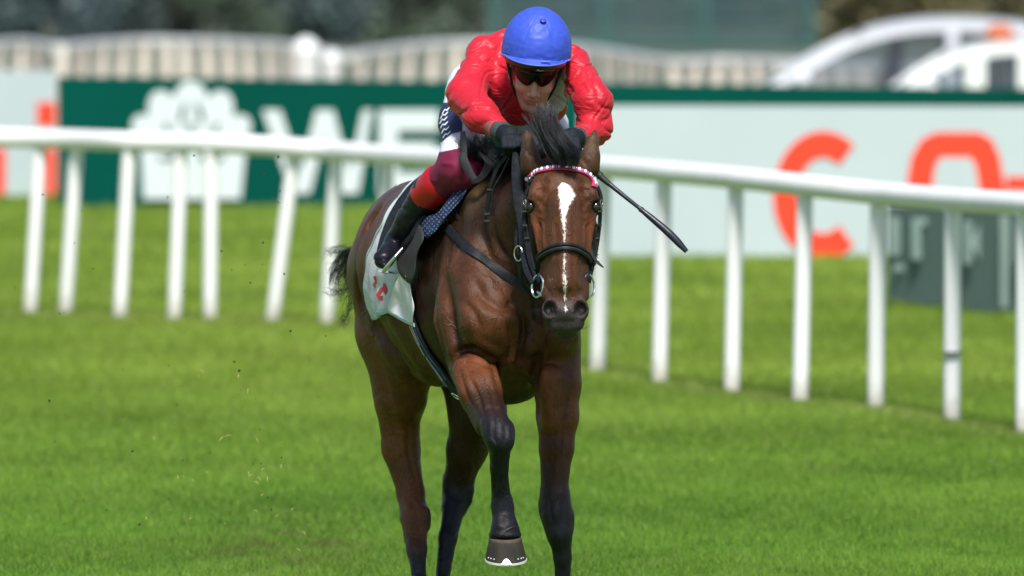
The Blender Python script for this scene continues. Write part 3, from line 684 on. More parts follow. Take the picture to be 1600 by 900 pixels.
# carvings
for s, x0, x1 in ((-1, 829, 822), (1, 922, 930)):
    xm = x0*.5+x1*.5
    H.rc((x0 - s*2, 240, 38.480, 8), (x1*.75+x0*.25 - s*1, 214, 38.505, 3.5), .008, sub=True)
for s in (-1, 1):
    H.el((883 + s*25.5, 481, 38.192), (px(11.5, 38.3), .034, px(15, 38.3)), .004, sub=True)
    H.el((883 + s*20, 489, 38.190), (px(4, 38.3), .012, px(4, 38.3)), .006, sub=True)
    H.rc((880 + s*36, 290, 38.36, 8), (880 + s*35, 283, 38.38, 8), .02, sub=True)      # hollow above the eye
    H.rc((882 + s*17, 415, 38.20, 3), (883 + s*19, 465, 38.17, 2.5), .02, sub=True)
    H.el((880 + s*55, 323, 38.395), (px(9, 38.4), .022, px(10, 38.4)), .008, sub=True)     # socket
H.rc((862, 516, 38.215, 1.2), (885, 513, 38.19, 1.5), .006, sub=True); H.rc((885, 513, 38.19, 1.5), (908, 518, 38.22, 1.2), .006, sub=True)
H.rc((884, 492, 38.175, 1.5), (885, 506, 38.185, 1.5), .008, sub=True)
H.rc((818, 470, 38.66, 3), (812, 600, 38.70, 4), .03, sub=True)                     # furrow of the breast
H.rc((708, 566, 38.78, 3), (745, 546, 38.66, 3), .025, sub=True); H.rc((745, 546, 38.66, 3), (782, 606, 38.66, 4), .025, sub=True)
H.rc((695, 330, 38.95, 3), (696, 560, 38.90, 4), .04, sub=True)
H.rc((838, 560, 38.74, 4), (836, 640, 38.76, 4), .03, sub=True)
H.rc((746, 400, 38.80, 3), (792, 478, 38.72, 3), .04, sub=True); H.rc((846, 520, 38.72, 3), (852, 470, 38.76, 3), .03, sub=True)
H.rc((560, 470, 40.0, 2), (590, 330, 39.9, 2), .05, sub=True); H.rc((583, 560, 39.85, 2), (596, 420, 39.85, 2), .05, sub=True)

V, Fc = H.mesh(.0052)
V = relax(V, Fc, 2, .5); Nn = normals(V, Fc)
# quiet muscle relief and veins
me_noise = vnoise(V * 9 + 3) * .0026 + vnoise(V * np.array([24, 24, 15])) * .0012 - .0014*np.exp(-(vnoise(V*np.array([11, 9, 7]) + 5)/.10)**2)
hd = (V[:, 1] < 38.62) & (V[:, 2] > 1.0); me_noise[hd] *= .35
V = V + Nn * me_noise[:, None]
GROOVES = [
 ([(588,480),(604,520),(634,568),(660,606)], 7, .022, 39.2, 40.6),
 ([(704,566),(718,550),(735,546),(755,552),(768,566),(777,590),(780,612)], 5, .011, 37, 39.0), ([(672,440),(677,500),(688,555),(699,600)], 9, .014, 37, 39.4),
 ([(733,520),(742,545),(770,560),(792,558),(800,540),(797,512),(789,492)], 5, .009, 37, 39), ([(812,480),(819,510),(813,545),(806,590)], 5, .014, 37, 39.1),
 ([(866,494),(851,528),(839,572),(835,620)], 5, .010, 37, 39), ([(836,485),(846,512),(843,538)], 4, .007, 37, 39), ([(738,430),(757,466),(788,482),(806,468)], 8, .010, 37, 39.1),
 ([(735,592),(748,620),(757,652)], 3, .005, 37, 39), ([(717,572),(727,612),(744,646)], 3, .005, 37, 39), ([(765,600),(772,632),(782,655)], 3, .004, 37, 39), ([(850,640),(855,690),(858,745)], 4, .005, 37, 39), ([(893,600),(886,660),(879,725)], 4, .005, 37, 39),
 ([(871,640),(872,700),(869,760)], 3.5, -.004, 37, 39), ([(592,325),(573,380),(566,440),(575,505)], 6, .007, 39.3, 40.6), ([(616,338),(598,400),(592,460),(602,525)], 6, .008, 39.3, 40.6), ([(585,540),(600,600),(612,665),(624,720)], 6, .006, 39.3, 40.6),
 ([(598,682),(620,676),(640,684)], 2, -.003, 39.3, 40.6), ([(596,636),(610,648),(630,640)], 2, -.003, 39.3, 40.6), ([(642,640),(638,700),(650,760)], 4, .004, 39.3, 40.6), ([(640,780),(650,800),(648,840)], 4, .005, 39.3, 40.6),
 ([(608,520),(630,560),(648,600)], 7, .010, 39.2, 40.6), ([(690,330),(684,390),(678,440)], 9, .008, 37, 39.4), ([(720,300),(712,370),(720,440)], 10, .010, 37, 39.2), ([(752,320),(756,370),(772,420)], 8, .009, 37, 39.2), ([(775,290),(768,330),(778,380),(800,410)], 5, .007, 37, 39.2),
 ([(700,440),(706,500),(722,540)], 8, .007, 37, 39.2), ([(725,470),(742,490),(748,515)], 5, .006, 37, 39.2), ([(660,400),(662,470),(670,540),(690,590)], 8, .006, 39, 39.8),
 ([(861,780),(860,800),(864,822)], 3, .003, 37, 39), ([(879,780),(880,800),(880,822)], 3, .003, 37, 39), ([(772,665),(771,680),(775,696)], 3, .003, 37, 39), ([(788,662),(790,678),(788,694)], 3, .003, 37, 39), ([(773,735),(774,770)], 2.5, .004, 37, 39), ([(777,700),(778,760)], 2.5, .003, 37, 39),
 ([(770,640),(773,668)], 3, .003, 37, 39), ([(783,805),(789,826)], 3, .003, 37, 39), ([(866,835),(872,870)], 2.5, .003, 37, 39),
 ([(843,292),(846,303)], 6, .008, 37, 38.6), ([(917,292),(913,303)], 6, .008, 37, 38.6), ([(846,338),(838,372),(846,408)], 6, .006, 37, 38.6), ([(914,338),(922,372),(915,408)], 6, .006, 37, 38.6),
 ([(868,330),(869,400),(866,470)], 4, .0035, 37, 38.6), ([(897,330),(896,400),(900,470)], 4, .0035, 37, 38.6), ([(836,343),(848,352),(850,380),(858,420)], 1.6, -.0025, 37, 38.6), ([(924,343),(914,356),(912,390),(904,424)], 1.6, -.0025, 37, 38.6),
 ([(836,312),(845,316),(850,326)], 3, .003, 37, 38.6), ([(924,312),(916,316),(911,326)], 3, .003, 37, 38.6), ([(838,331),(846,334),(852,330)], 2.4, .0025, 37, 38.6), ([(922,331),(914,334),(908,330)], 2.4, .0025, 37, 38.6),
 ([(864,502),(866,494),(872,488)], 3, .004, 37, 38.4), ([(902,502),(901,494),(896,488)], 3, .004, 37, 38.4), ([(855,450),(862,468)], 4, .004, 37, 38.4), ([(908,450),(903,468)], 4, .004, 37, 38.4)]
def carve(V, Nn):
    X = (V[:, 0] / V[:, 1]) * FPX + 800; Y = 450 - ((V[:, 2] - CAM_H) / V[:, 1] + math.tan(PITCH)) * FPX; D = np.zeros(len(V))
    for pl, w, A, d0, d1 in GROOVES:
        if w >= 4 and d1 != 38.6: A *= 1.1
        sp = spline(pl, 24); lo = sp.min(0) - 4*w; hi = sp.max(0) + 4*w
        m = np.where((X > lo[0]) & (X < hi[0]) & (Y > lo[1]) & (Y < hi[1]) & (V[:, 1] > d0) & (V[:, 1] < d1) & (Nn[:, 1] < -.05))[0]
        if not len(m): continue
        q = np.stack([X[m], Y[m]], 1); dd_ = np.full(len(m), 1e9); tt = np.zeros(len(m))
        for i in range(23):
            a, b = sp[i], sp[i+1]; ba = b - a; h_ = np.clip(((q - a) @ ba) / (ba @ ba + 1e-9), 0, 1); e = np.linalg.norm(q - a - h_[:, None]*ba, axis=1); k = e < dd_; dd_[k] = e[k]; tt[k] = (i + h_[k]) / 23
        fade = np.clip(np.minimum(tt, 1-tt)*5, .15, 1) * np.clip(-Nn[m, 1]*3, 0, 1); D[m] += fade*(-A*np.exp(-(dd_/w)**2) + .4*A*np.exp(-((dd_-2.4*w)/(1.2*w))**2))
    return V + Nn*D[:, None]
V = carve(V, Nn); Nn = normals(V, Fc)
Cc = H.colours(V, BAY)
# picture-like measures used only as coordinates on the head
XB = (V[:, 0] / V[:, 1]) * FPX + 800; YB = 450 - ((V[:, 2] - CAM_H) / V[:, 1] + math.tan(PITCH)) * FPX
bl_y = [284, 290, 305, 318, 335, 360, 400, 425, 440, 455, 470, 478, 484, 492]; bl_x = [878, 882, 886, 883, 880.5, 882, 882, 882, 883, 883, 883, 884, 884, 884]; bl_w = [1, 10, 14, 9, 4.2, 2.0, 1.4, 1.8, 3.4, 2.6, 1.0, .6, 2.4, -1.5]
bw = np.interp(YB, bl_y, bl_w, left=-30, right=-30) - np.abs(XB - np.interp(YB, bl_y, bl_x)); bw -= .7; bw[~(hd & (V[:, 1] < 38.40))] = -30
# dark muzzle and eye rims are own colouring; nostril shade is painted in black
mz = np.clip((YB - 455 + 5*vnoise(V*70)) / 44, 0, 1) * hd; Cc = Cc * (1 - mz[:, None] * .75) + np.array((.030, .026, .026)) * mz[:, None] * .75
ns = np.exp(-(((XB - 857) / 11)**2 + ((YB - 482) / 13)**2)) + np.exp(-(((XB - 909) / 11)**2 + ((YB - 482) / 13)**2)); ns = np.clip(ns*2.2 - .5, 0, 1) * hd; Cc = Cc*(1-ns[:, None]*.97) + np.array((.002, .002, .002))*ns[:, None]*.97
for s_ in (-1, 1):
    er = np.exp(-(((XB - 880 - s_*52) / 13)**2 + ((YB - 323) / 13)**2)) * hd; Cc = Cc * (1 - .85*er[:, None]) + np.array((.014, .012, .012)) * .85 * er[:, None]
me = np_mesh("horse_body", V, Fc); set_col(me, "Col", Cc); set_f(me, "blaze", bw)
def coat_mat():
    m = bpy.data.materials.new("bay_coat"); m.use_nodes = True; nt = m.node_tree; N = nt.nodes; L = nt.links; b = N["Principled BSDF"]
    at = N.new("ShaderNodeAttribute"); at.attribute_name = "Col"; g = N.new("ShaderNodeTexCoord")
    n1 = N.new("ShaderNodeTexNoise"); n1.inputs["Scale"].default_value = 7; n1.inputs["Detail"].default_value = 8; L.new(g.outputs["Object"], n1.inputs["Vector"])
    mp = N.new("ShaderNodeMapping"); mp.inputs["Scale"].default_value = (1, 1, .22); L.new(g.outputs["Object"], mp.inputs[0])
    n2 = N.new("ShaderNodeTexNoise"); n2.inputs["Scale"].default_value = 210; n2.inputs["Detail"].default_value = 7; n2.inputs["Roughness"].default_value = .7; L.new(mp.outputs[0], n2.inputs["Vector"])
    hsv = N.new("ShaderNodeHueSaturation"); L.new(at.outputs["Color"], hsv.inputs["Color"])
    mr = N.new("ShaderNodeMapRange"); mr.inputs[1].default_value = .3; mr.inputs[2].default_value = .7; mr.inputs[3].default_value = .62; mr.inputs[4].default_value = 1.35; L.new(n1.outputs["Fac"], mr.inputs[0])
    mr2 = N.new("ShaderNodeMapRange"); mr2.inputs[1].default_value = .3; mr2.inputs[2].default_value = .7; mr2.inputs[3].default_value = .55; mr2.inputs[4].default_value = 1.5; L.new(n2.outputs["Fac"], mr2.inputs[0])
    mu = N.new("ShaderNodeMath"); mu.operation = 'MULTIPLY'; L.new(mr.outputs[0], mu.inputs[0]); L.new(mr2.outputs[0], mu.inputs[1]); L.new(mu.outputs[0], hsv.inputs["Value"])
    bz = N.new("ShaderNodeAttribute"); bz.attribute_name = "blaze"
    n3 = N.new("ShaderNodeTexNoise"); n3.inputs["Scale"].default_value = 260; n3.inputs["Detail"].default_value = 3; L.new(mp.outputs[0], n3.inputs["Vector"])
    a1 = N.new("ShaderNodeMath"); a1.operation = 'MULTIPLY_ADD'; a1.inputs[1].default_value = 13; L.new(n3.outputs["Fac"], a1.inputs[0]); L.new(bz.outputs["Fac"], a1.inputs[2])
    st = N.new("ShaderNodeMapRange"); st.inputs[1].default_value = 5.6; st.inputs[2].default_value = 7.6; L.new(a1.outputs[0], st.inputs[0])
    mx = N.new("ShaderNodeMix"); mx.data_type = 'RGBA'; L.new(st.outputs[0], mx.inputs["Factor"]); L.new(hsv.outputs["Color"], mx.inputs["A"]); mx.inputs["B"].default_value = (.66, .64, .60, 1)
    L.new(mx.outputs["Result"], b.inputs["Base Color"])
    b.inputs["Roughness"].default_value = .39; b.inputs["Specular IOR Level"].default_value = .20
    b.inputs["Sheen Roughness"].default_value = .4
    rr_ = N.new("ShaderNodeMapRange"); rr_.inputs[1].default_value = .3; rr_.inputs[2].default_value = .7; rr_.inputs[3].default_value = .30; rr_.inputs[4].default_value = .48; L.new(n1.outputs["Fac"], rr_.inputs[0]); L.new(rr_.outputs[0], b.inputs["Roughness"])
    b1 = N.new("ShaderNodeBump"); b1.inputs["Distance"].default_value = .0028; b1.inputs["Strength"].default_value = .8; L.new(n2.outputs["Fac"], b1.inputs["Height"])
    b2 = N.new("ShaderNodeBump"); b2.inputs["Distance"].default_value = .012; b2.inputs["Strength"].default_value = .5; L.new(n1.outputs["Fac"], b2.inputs["Height"]); L.new(b1.outputs[0], b2.inputs["Normal"])
    vo = N.new("ShaderNodeTexNoise"); vo.inputs["Scale"].default_value = 5.5; vo.inputs["Detail"].default_value = 2; vo.inputs["Distortion"].default_value = 1.4; L.new(g.outputs["Object"], vo.inputs["Vector"])
    ab = N.new("ShaderNodeMath"); ab.operation = 'SUBTRACT'; ab.inputs[1].default_value = .5; L.new(vo.outputs["Fac"], ab.inputs[0])
    a2 = N.new("ShaderNodeMath"); a2.operation = 'ABSOLUTE'; L.new(ab.outputs[0], a2.inputs[0])
    vr = N.new("ShaderNodeMapRange"); vr.inputs[1].default_value = 0; vr.inputs[2].default_value = .014; vr.inputs[3].default_value = 1; vr.inputs[4].default_value = 0; L.new(a2.outputs[0], vr.inputs[0])
    b3 = N.new("ShaderNodeBump"); b3.inputs["Distance"].default_value = .003; b3.inputs["Strength"].default_value = .5; L.new(vr.outputs[0], b3.inputs["Height"]); L.new(b2.outputs[0], b3.inputs["Normal"])
    L.new(b3.outputs[0], b.inputs["Normal"]); return m
COAT = coat_mat()
HORSE = empty("racehorse", tuple(P(745, 700, 39.3) * [1, 1, 0]))
body = link("body", me, COAT); adopt(HORSE, body)
tag(HORSE, "bay racehorse with a white blaze coming straight on, one foreleg lifted", "horse")
HB = BVHTree.FromPolygons([tuple(v) for v in V], [tuple(f) for f in Fc])
def hit(x, y, off=0., tree=None):
    r = ray(x, y); q = (tree or HB).ray_cast(Vector(CAMP + r * 30), Vector(r))
    if q[0] is None: return None, None
    n = np.array(q[1]); n = n / np.linalg.norm(n)
    if n @ r > 0: n = -n
    return np.array(q[0]) + n * off, n
def on_horse(path, off, n=30, tree=None, maxd=None):
    pts = []; nr = []
    for x, y in spline(path, n):
        p, nn = hit(x, y, off, tree)
        if p is None or (maxd and p[1] > maxd):
            if pts: continue
            continue
        pts.append(p); nr.append(nn)
    # smooth the normals a little
    nr = np.array(nr); nr = np.array([nr[max(0, i-2):i+3].mean(0) for i in range(len(nr))]); pts = np.array(pts)
    pts = np.array([pts[max(0, i-1):i+2].mean(0) for i in range(len(pts))])
    return pts, nr

EYE = mat("eye", (.012, .007, .005), .04, coat=1.); 
for s in (-1, 1):
    mb = MB(); mb.ball(P(880 + s*50.5, 323, 38.412), .0215, 20, 14); o = mb.build("eye", EYE); adopt(HORSE, o)
    mb = MB()
    for k in range(9):
        a = R(-50 + k*12); c = P(880 + s*(50.5 + 5*cos(a)), 317 - 5*sin(a), 38.395); mb.tube([c, c + np.array([s*.012, -.008, .002]), c + np.array([s*.020, -.010, -.003])], [.0008, .0006, .0002], 4)
    o = mb.build("eyelashes", mat("lash", (.01, .01, .01), .6)); tag(o, kind="stuff"); adopt(HORSE, o)
# hooves
HOOF = mat("hoof_horn", (.018, .016, .015), .75, (.036, .030, .020), 38, .0012, 120, spec=.2, stretch=(1, 1, .25))
STEEL = mat("steel", (.75, .75, .77), .25, metal=1.); ALU = mat("bright_alloy", (.85, .86, .86), .35, metal=.3)
CORO = mat("coronet", (.075, .050, .032), .8, (.035, .025, .02), 40)
def hoof(top, bot, rt, rb, shod=True):
    """truncated horn cone from the coronet (top) to the ground surface (bot); rt, rb half widths"""
    top = np.array(top, float); bot = np.array(bot, float); ax = bot - top; L_ = np.linalg.norm(ax); 
    nrm = np.array([0, .16, -1.]); nrm /= np.linalg.norm(nrm); fw = np.cross([1, 0, 0], nrm); fw = fw if fw[1] < 0 else -fw
    def ring(c, r, fr, n=28): return [c + np.array([1, 0, 0])*r*cos(a)*1.0 + fw*r*fr*sin(a) for a in np.linspace(0, 2*pi, n, endpoint=False)]
    mb = MB(); n = 28; rs = [(0, .90, 1.), (.08, 1., 1.), (.5, 1., 1.05), (.97, 1., 1.1), (1., .98, 1.1)]
    V = []
    for t, k, fr in rs: V += ring(top + ax*t, (rt + (rb-rt)*t)*k, fr)
    mb.add(V, [(i*n+k, i*n+(k+1)%n, (i+1)*n+(k+1)%n, (i+1)*n+k) for i in range(4) for k in range(n)] + [tuple(range(n)), tuple(range(5*n-1, 4*n-1, -1))])
    ho = mb.build("hoof", HOOF); adopt(HORSE, ho)
    mb = MB(); V = ring(top + ax*-.04, rt*.93, 1.) + ring(top + ax*.03, rt*1.03, 1.0) + ring(top + ax*.12, rt*1.035, 1.0)
    mb.add(V, [(i*n+k, i*n+(k+1)%n, (i+1)*n+(k+1)%n, (i+1)*n+k) for i in range(2) for k in range(n)]); c = mb.build("coronet_band", CORO); c.parent = ho
    mb = MB(); b0 = top + ax*1.0; V = ring(b0 - nrm*-.0005, rb*1.02, 1.12) + ring(b0 + nrm*.007, rb*1.02, 1.12) + ring(b0 + nrm*.007, rb*.72, 1.12) + ring(b0 + nrm*.0005, rb*.72, 1.12)
    mb.add(V, [(i*n+k, i*n+(k+1)%n, ((i+1)%4)*n+(k+1)%n, ((i+1)%4)*n+k) for i in range(4) for k in range(n)]); c = mb.build("horseshoe", ALU); c.parent = ho
    fr_ = b0 + fw*rb*1.125 + np.array([.002, 0, 0]); up = (top + ax*0 + fw*rt - b0 - fw*rb*1.1); up /= np.linalg.norm(up)
    X1 = np.array([1, 0, 0]); mb = MB(); mb.prism([(-.017, 0), (.017, 0), (.008, .016), (0, .020), (-.008, .016)][::-1] if False else [(-.017, 0), (.017, 0), (.009, .013), (.003, .019), (-.003, .019), (-.009, .013)], fr_, X1, up, fw, .003); c = mb.build("toe_clip", ALU); c.parent = ho
    for k, a in enumerate((-150, -138, -126, -52, -40, -30)):
        t = .84; r = (rt + (rb-rt)*t)*1.0; a_ = R(-a); q = top + ax*t + X1*r*cos(a_) + fw*r*1.09*sin(a_); mb = MB(); mb.ball(q, .0026, 8, 5); c = mb.build("nail", ALU); c.parent = ho
    return ho
hoof(P(789.5, 840, 38.53), P(790.5, 873, 38.515), px(25, 38.5), px(32.5, 38.5))
def ground_hoof(x, d, rr=.052):
    t = P(x, 450, d); hoof((t[0], d, .085), (t[0], d - .02, .008), rr*.82, rr*1.12)
ground_hoof(880, 38.66); ground_hoof(658, 39.68, .05); ground_hoof(690, 39.80, .05)

# ------------------------------------------------------------------ hair
HAIR = bpy.data.materials.new("dark_hair"); HAIR.use_nodes = True; _N = HAIR.node_tree.nodes; _b = _N["Principled BSDF"]
_b.inputs["Roughness"].default_value = .42; _b.inputs["Specular IOR Level"].default_value = .6
_a = _N.new("ShaderNodeAttribute"); _a.attribute_name = "Col"; HAIR.node_tree.links.new(_a.outputs["Color"], _b.inputs["Base Color"])
def hair(name, curves, r0, cols):
    """curves (n, m, 3): thin three-sided strands"""
    Cv = np.asarray(curves); n, m, _ = Cv.shape; T = np.gradient(Cv, axis=1); T /= np.linalg.norm(T, axis=2)[..., None] + 1e-9
    A = np.cross(T, np.array([.3, 1, .2])); A /= np.linalg.norm(A, axis=2)[..., None] + 1e-9; B = np.cross(T, A)
    r = r0 * np.linspace(1, .25, m)[None, :, None] * RNG.uniform(.6, 1.3, (n, 1, 1))
    V = np.stack([Cv + r*(cos(a)*A + sin(a)*B) for a in (0, 2*pi/3, 4*pi/3)], 2).reshape(-1, 3)
    idx = np.arange(n*m*3).reshape(n, m, 3); F_ = np.stack([np.stack([idx[:, :-1, k], idx[:, :-1, (k+1)%3], idx[:, 1:, (k+1)%3], idx[:, 1:, k]], -1) for k in range(3)], 2).reshape(-1, 4)
    me = np_mesh(name, V, F_); t = RNG.random(n)[:, None]; c = np.array(cols[0])*(1-t) + np.array(cols[1])*t; set_col(me, "Col", np.repeat(c, m*3, 0))
    o = link(name, me, HAIR); tag(o, kind="stuff"); adopt(HORSE, o); return o
def tuft(path, widths, dpt, n, m=9, dsp=.02, wild=.006, curl=0., endspread=1.):
    """strands along a picture path (x, y, d); widths: half width px at each point"""
    sp = spline(path, m); w = np.interp(np.linspace(0, 1, m), np.linspace(0, 1, len(widths)), widths); out = []
    tg = np.gradient(sp[:, :2], axis=0); tg /= np.linalg.norm(tg, axis=1)[:, None]; nn = np.stack([-tg[:, 1], tg[:, 0]], 1)
    cl_u = RNG.uniform(-1, 1, 26); cl_ph = RNG.uniform(0, 6.3, (26, 3)); cl_ln = RNG.uniform(.5, 1.1, 26)
    for i in range(n):
        u = RNG.normal(0, .5); u = max(-1.15, min(1.15, u)) if RNG.random() < .88 else max(-1.7, min(1.7, u*2)); v = RNG.uniform(-1, 1); ln = RNG.uniform(.55, 1.08); ph = RNG.uniform(0, 6.3, 3); fr = RNG.uniform(1, 2.2)
        if n > 100 and RNG.random() < .8:
            kq = RNG.integers(26); u = cl_u[kq] + RNG.normal(0, .07); ph = cl_ph[kq] + RNG.normal(0, .25, 3); fr = 1.5; ln = cl_ln[kq]*RNG.uniform(.85, 1.05)
        t = np.linspace(0, 1, m) * min(ln, 1); ii = t * (m - 1)
        X = np.interp(ii, np.arange(m), sp[:, 0] + nn[:, 0]*w*u); Y = np.interp(ii, np.arange(m), sp[:, 1] + nn[:, 1]*w*u); D = np.interp(ii, np.arange(m), sp[:, 2]) + v*dsp
        s = np.linspace(0, 1, m)
        pts = np.array([P(x, y, d) for x, y, d in zip(X, Y, D)])
        pts += (np.stack([np.sin(s*5*fr + ph[0]), np.sin(s*4*fr + ph[1]), np.sin(s*5*fr + ph[2])], 1) * (wild * (.15 + s))[:, None])
        if curl: pts += np.stack([np.cos(s*16 + ph[0]), 0*s, np.sin(s*16 + ph[0])], 1) * (curl * s)[:, None]
        out.append(pts)
    return out
HC = ((.003, .004, .007), (.020, .022, .034))
fl = tuft([(889, 258, 38.40), (882, 238, 38.37), (862, 208, 38.40), (850, 180, 38.42), (846, 162, 38.44)], [13, 15, 12, 10, 15], .03, 1300, 9, .03, .005)
fl += tuft([(874, 250, 38.42), (855, 222, 38.42), (838, 195, 38.44), (826, 172, 38.46)], [9, 12, 9, 10], .03, 300, 9, .02, .006)
fl += tuft([(893, 258, 38.36), (895, 240, 38.33), (880, 215, 38.34), (866, 190, 38.38), (866, 166, 38.42)], [10, 12, 10, 7, 9], .03, 350, 9, .02, .006)
hair("forelock", fl, .00075, HC)
mn = tuft([(760, 262, 39.05), (752, 245, 38.98), (745, 228, 38.95), (738, 212, 38.95)], [26, 26, 24, 26], .03, 900, 9, .05, .010)
mn += tuft([(800, 262, 38.85), (790, 246, 38.80), (775, 236, 38.80), (760, 222, 38.84)], [26, 24, 20, 20], .03, 700, 9, .04, .008)
mn += tuft([(846, 262, 38.66), (850, 244, 38.62), (856, 226, 38.62), (862, 205, 38.64)], [24, 20, 18, 14], .03, 500, 9, .04, .007)
hair("mane", mn, .0008, HC)
tl = tuft([(575, 400, 40.62), (548, 405, 40.66), (530, 425, 40.68), (528, 450, 40.66)], [10, 16, 16, 14], .03, 420, 14, .04, .010, .006)
tl += tuft([(570, 420, 40.62), (545, 450, 40.66), (522, 458, 40.68), (503, 448, 40.7)], [14, 12, 8, 6], .03, 60, 14, .03, .012, .008)
tl += tuft([(560, 415, 40.62), (540, 392, 40.66), (520, 394, 40.68), (506, 398, 40.7)], [14, 8, 6, 6], .03, 50, 14, .03, .012, .008)
tl += tuft([(560, 440, 40.62), (545, 480, 40.66), (538, 505, 40.68), (530, 503, 40.7)], [10, 8, 6, 4], .03, 30, 14, .03, .012, .008)
tl += tuft([(640, 300, 40.5), (600, 360, 40.6), (575, 410, 40.62), (565, 440, 40.62)], [14, 22, 22, 20], .05, 700, 14, .05, .010)
hair("tail", tl, .0008, HC)
wk = tuft([(850, 485, 38.22), (838, 483, 38.19), (828, 485, 38.17)], [7, 8, 10], .01, 7, 6, .01, .002) + tuft([(905, 512, 38.22), (915, 512, 38.2), (922, 508, 38.18)], [5, 8, 10], .01, 6, 6, .01, .002) + tuft([(885, 526, 38.25), (884, 534, 38.25), (883, 541, 38.25)], [12, 12, 12], .01, 12, 6, .01, .002)
hair("whiskers", wk, .0006, HC)
print("horse verts", len(V))
# ================================================================== tack
LEA = mat("black_leather", (.008, .009, .011), .58, (.017, .018, .022), 60, .0008, 300, spec=.2)
LEAB = mat("leather_edge", (.030, .028, .030), .5)
def strap(name, path, w, t=.004, off=.002, n=30, m=None, root=None, maxd=None):
    p, nn = on_horse(path, off + t/2, n, maxd=maxd); mb = MB(); mb.ribbon(p, nn, w, t); o = mb.build(name, m or LEA); adopt(root, o); return p, nn, o
def strap3(name, pts, nrm, w, t, root, m=None, n=30):
    sp = spline(pts, n); nn = [np.array(nrm, float)] * n if np.ndim(nrm) == 1 else spline(nrm, n); mb = MB()
    ww = np.interp(np.linspace(0, 1, n), np.linspace(0, 1, len(w)), w) if hasattr(w, '__len__') else w
    mb.ribbon(sp, nn, ww, t); o = mb.build(name, m or LEA); adopt(root, o); return o
def PP(l): return [P(*q) for q in l]
def torus(c, r, rr, nrm, n=28, m=8, ry=None, a0=0, a1=2*pi):
    nrm = np.array(nrm, float); nrm /= np.linalg.norm(nrm); a = np.cross(nrm, [0, 0, 1.]); a /= np.linalg.norm(a); b = np.cross(nrm, a)
    return [c + a*r*cos(t) + b*(ry or r)*sin(t) for t in np.linspace(a0, a1, n)]
BR = empty("bridle", tuple(P(880, 330, 38.42)))
tag(BR, "black leather bridle with a pink and white beaded browband and padded noseband", "bridle")
PINK = mat("pink_band", (.46, .03, .10), .5); BW = mat("white_bead", (.85, .83, .83), .15, coat=.6); BB = mat("blue_bead", (.16, .20, .50), .15, coat=.6)
bp_, bn_, ob = strap("browband", [(822, 294), (822, 285), (830, 275), (848, 267), (876, 263), (903, 267), (919, 275), (927, 286), (928, 294)], .024, .006, .003, 60, PINK, BR)
mbw = MB(); mbb = MB(); seg = np.linalg.norm(np.diff(bp_, axis=0), axis=1); cum = np.r_[0, np.cumsum(seg)]
for i, t in enumerate(np.arange(.006, cum[-1] - .004, .0112)):
    q = np.array([np.interp(t, cum, bp_[:, k]) for k in range(3)]); n_ = np.array([np.interp(t, cum, bn_[:, k]) for k in range(3)]); n_ /= np.linalg.norm(n_)
    (mbw if i % 2 == 0 else mbb).ball(q + n_*.004 - Z3*.0015, (.0062, .0050, .0082) if i % 2 == 0 else (.0050, .0045, .0064), 8, 6)
for o, m in ((mbw, BW), (mbb, BB)):
    o = o.build("beads", m); o['kind'] = 'stuff'; o.parent = ob
NL, NR = (-.8, -.6, .1), (.8, -.6, .1)
for s, NN in ((-1, NL), (1, NR)):
    X = lambda x: 880 + s * x
    strap3("cheekpiece", PP([(X(54), 290, 38.44), (X(60), 310, 38.43), (X(62 if s < 0 else 57), 340, 38.42), (X(58 if s < 0 else 54), 380, 38.40), (X(52 if s < 0 else 48), 410, 38.36), (X(42), 436, 38.31)]), NN, .0135, .004, BR)
    strap3("cheekpiece", PP([(X(55), 292, 38.46), (X(59), 330, 38.45), (X(56), 370, 38.42), (X(50), 402, 38.36), (X(45), 422, 38.33)]), NN, .010, .004, BR)
    for (yy, xx) in ((330, 61), (352, 60), (372, 57), (398, 54), (412, 51)):
        q = P(X(xx - (3 if s > 0 else 0)), yy, 38.40); mb = MB(); mb.box(q, (.016, .016, .0055)); o = mb.build("keeper", LEAB); adopt(BR, o)
    for (yy, xx) in ((316, 60), (404, 52)):
        mb = MB(); mb.tube(torus(P(X(xx), yy, 38.39), .007, .001, NN, 14, ry=.009), .0013, 6); o = mb.build("buckle", STEEL); adopt(BR, o)
    cx, cy = (840, 447) if s < 0 else (920, 446)
    mb = MB(); mb.tube(torus(P(cx, cy, 38.30), .034, 0, (s*.82, -.55, .12), 32, ry=.038), .0036, 10); o = mb.build("bit_ring", STEEL); adopt(BR, o)
    mb = MB(); mb.tube([P(cx, cy + 9, 38.29), P(cx - s*6, cy + 14, 38.275), P(cx - s*14, cy + 15, 38.27)], [.0045, .006, .0075], 10); o = mb.build("bit_mouthpiece", STEEL); adopt(BR, o)
    mb = MB(); mb.ball(P(cx - s*2, cy - 12, 38.30), (.009, .009, .02)); o = mb.build("bit_keeper", LEA); adopt(BR, o)
    strap3("throat_lash", PP([(X(50), 285, 38.5), (X(58), 330, 38.52), (X(50), 380, 38.58), (X(18), 410, 38.6)]), NN, .011, .004, BR)
strap3("headpiece", PP([(826, 288, 38.46), (834, 268, 38.53), (850, 258, 38.60), (876, 252, 38.62), (902, 258, 38.60), (918, 268, 38.54), (926, 288, 38.46)]), [(-.7, .3, .7), (-.3, .3, 1), (0, .3, 1), (0, .3, 1), (0, .3, 1), (.3, .3, 1), (.7, .3, .7)], .026, .005, BR)
p_, n_, o = strap("noseband", [(836, 424), (840, 410), (852, 396), (868, 388), (884, 386), (900, 389), (914, 399), (922, 412), (925, 424)], .027, .013, .001, 44, LEA, BR)
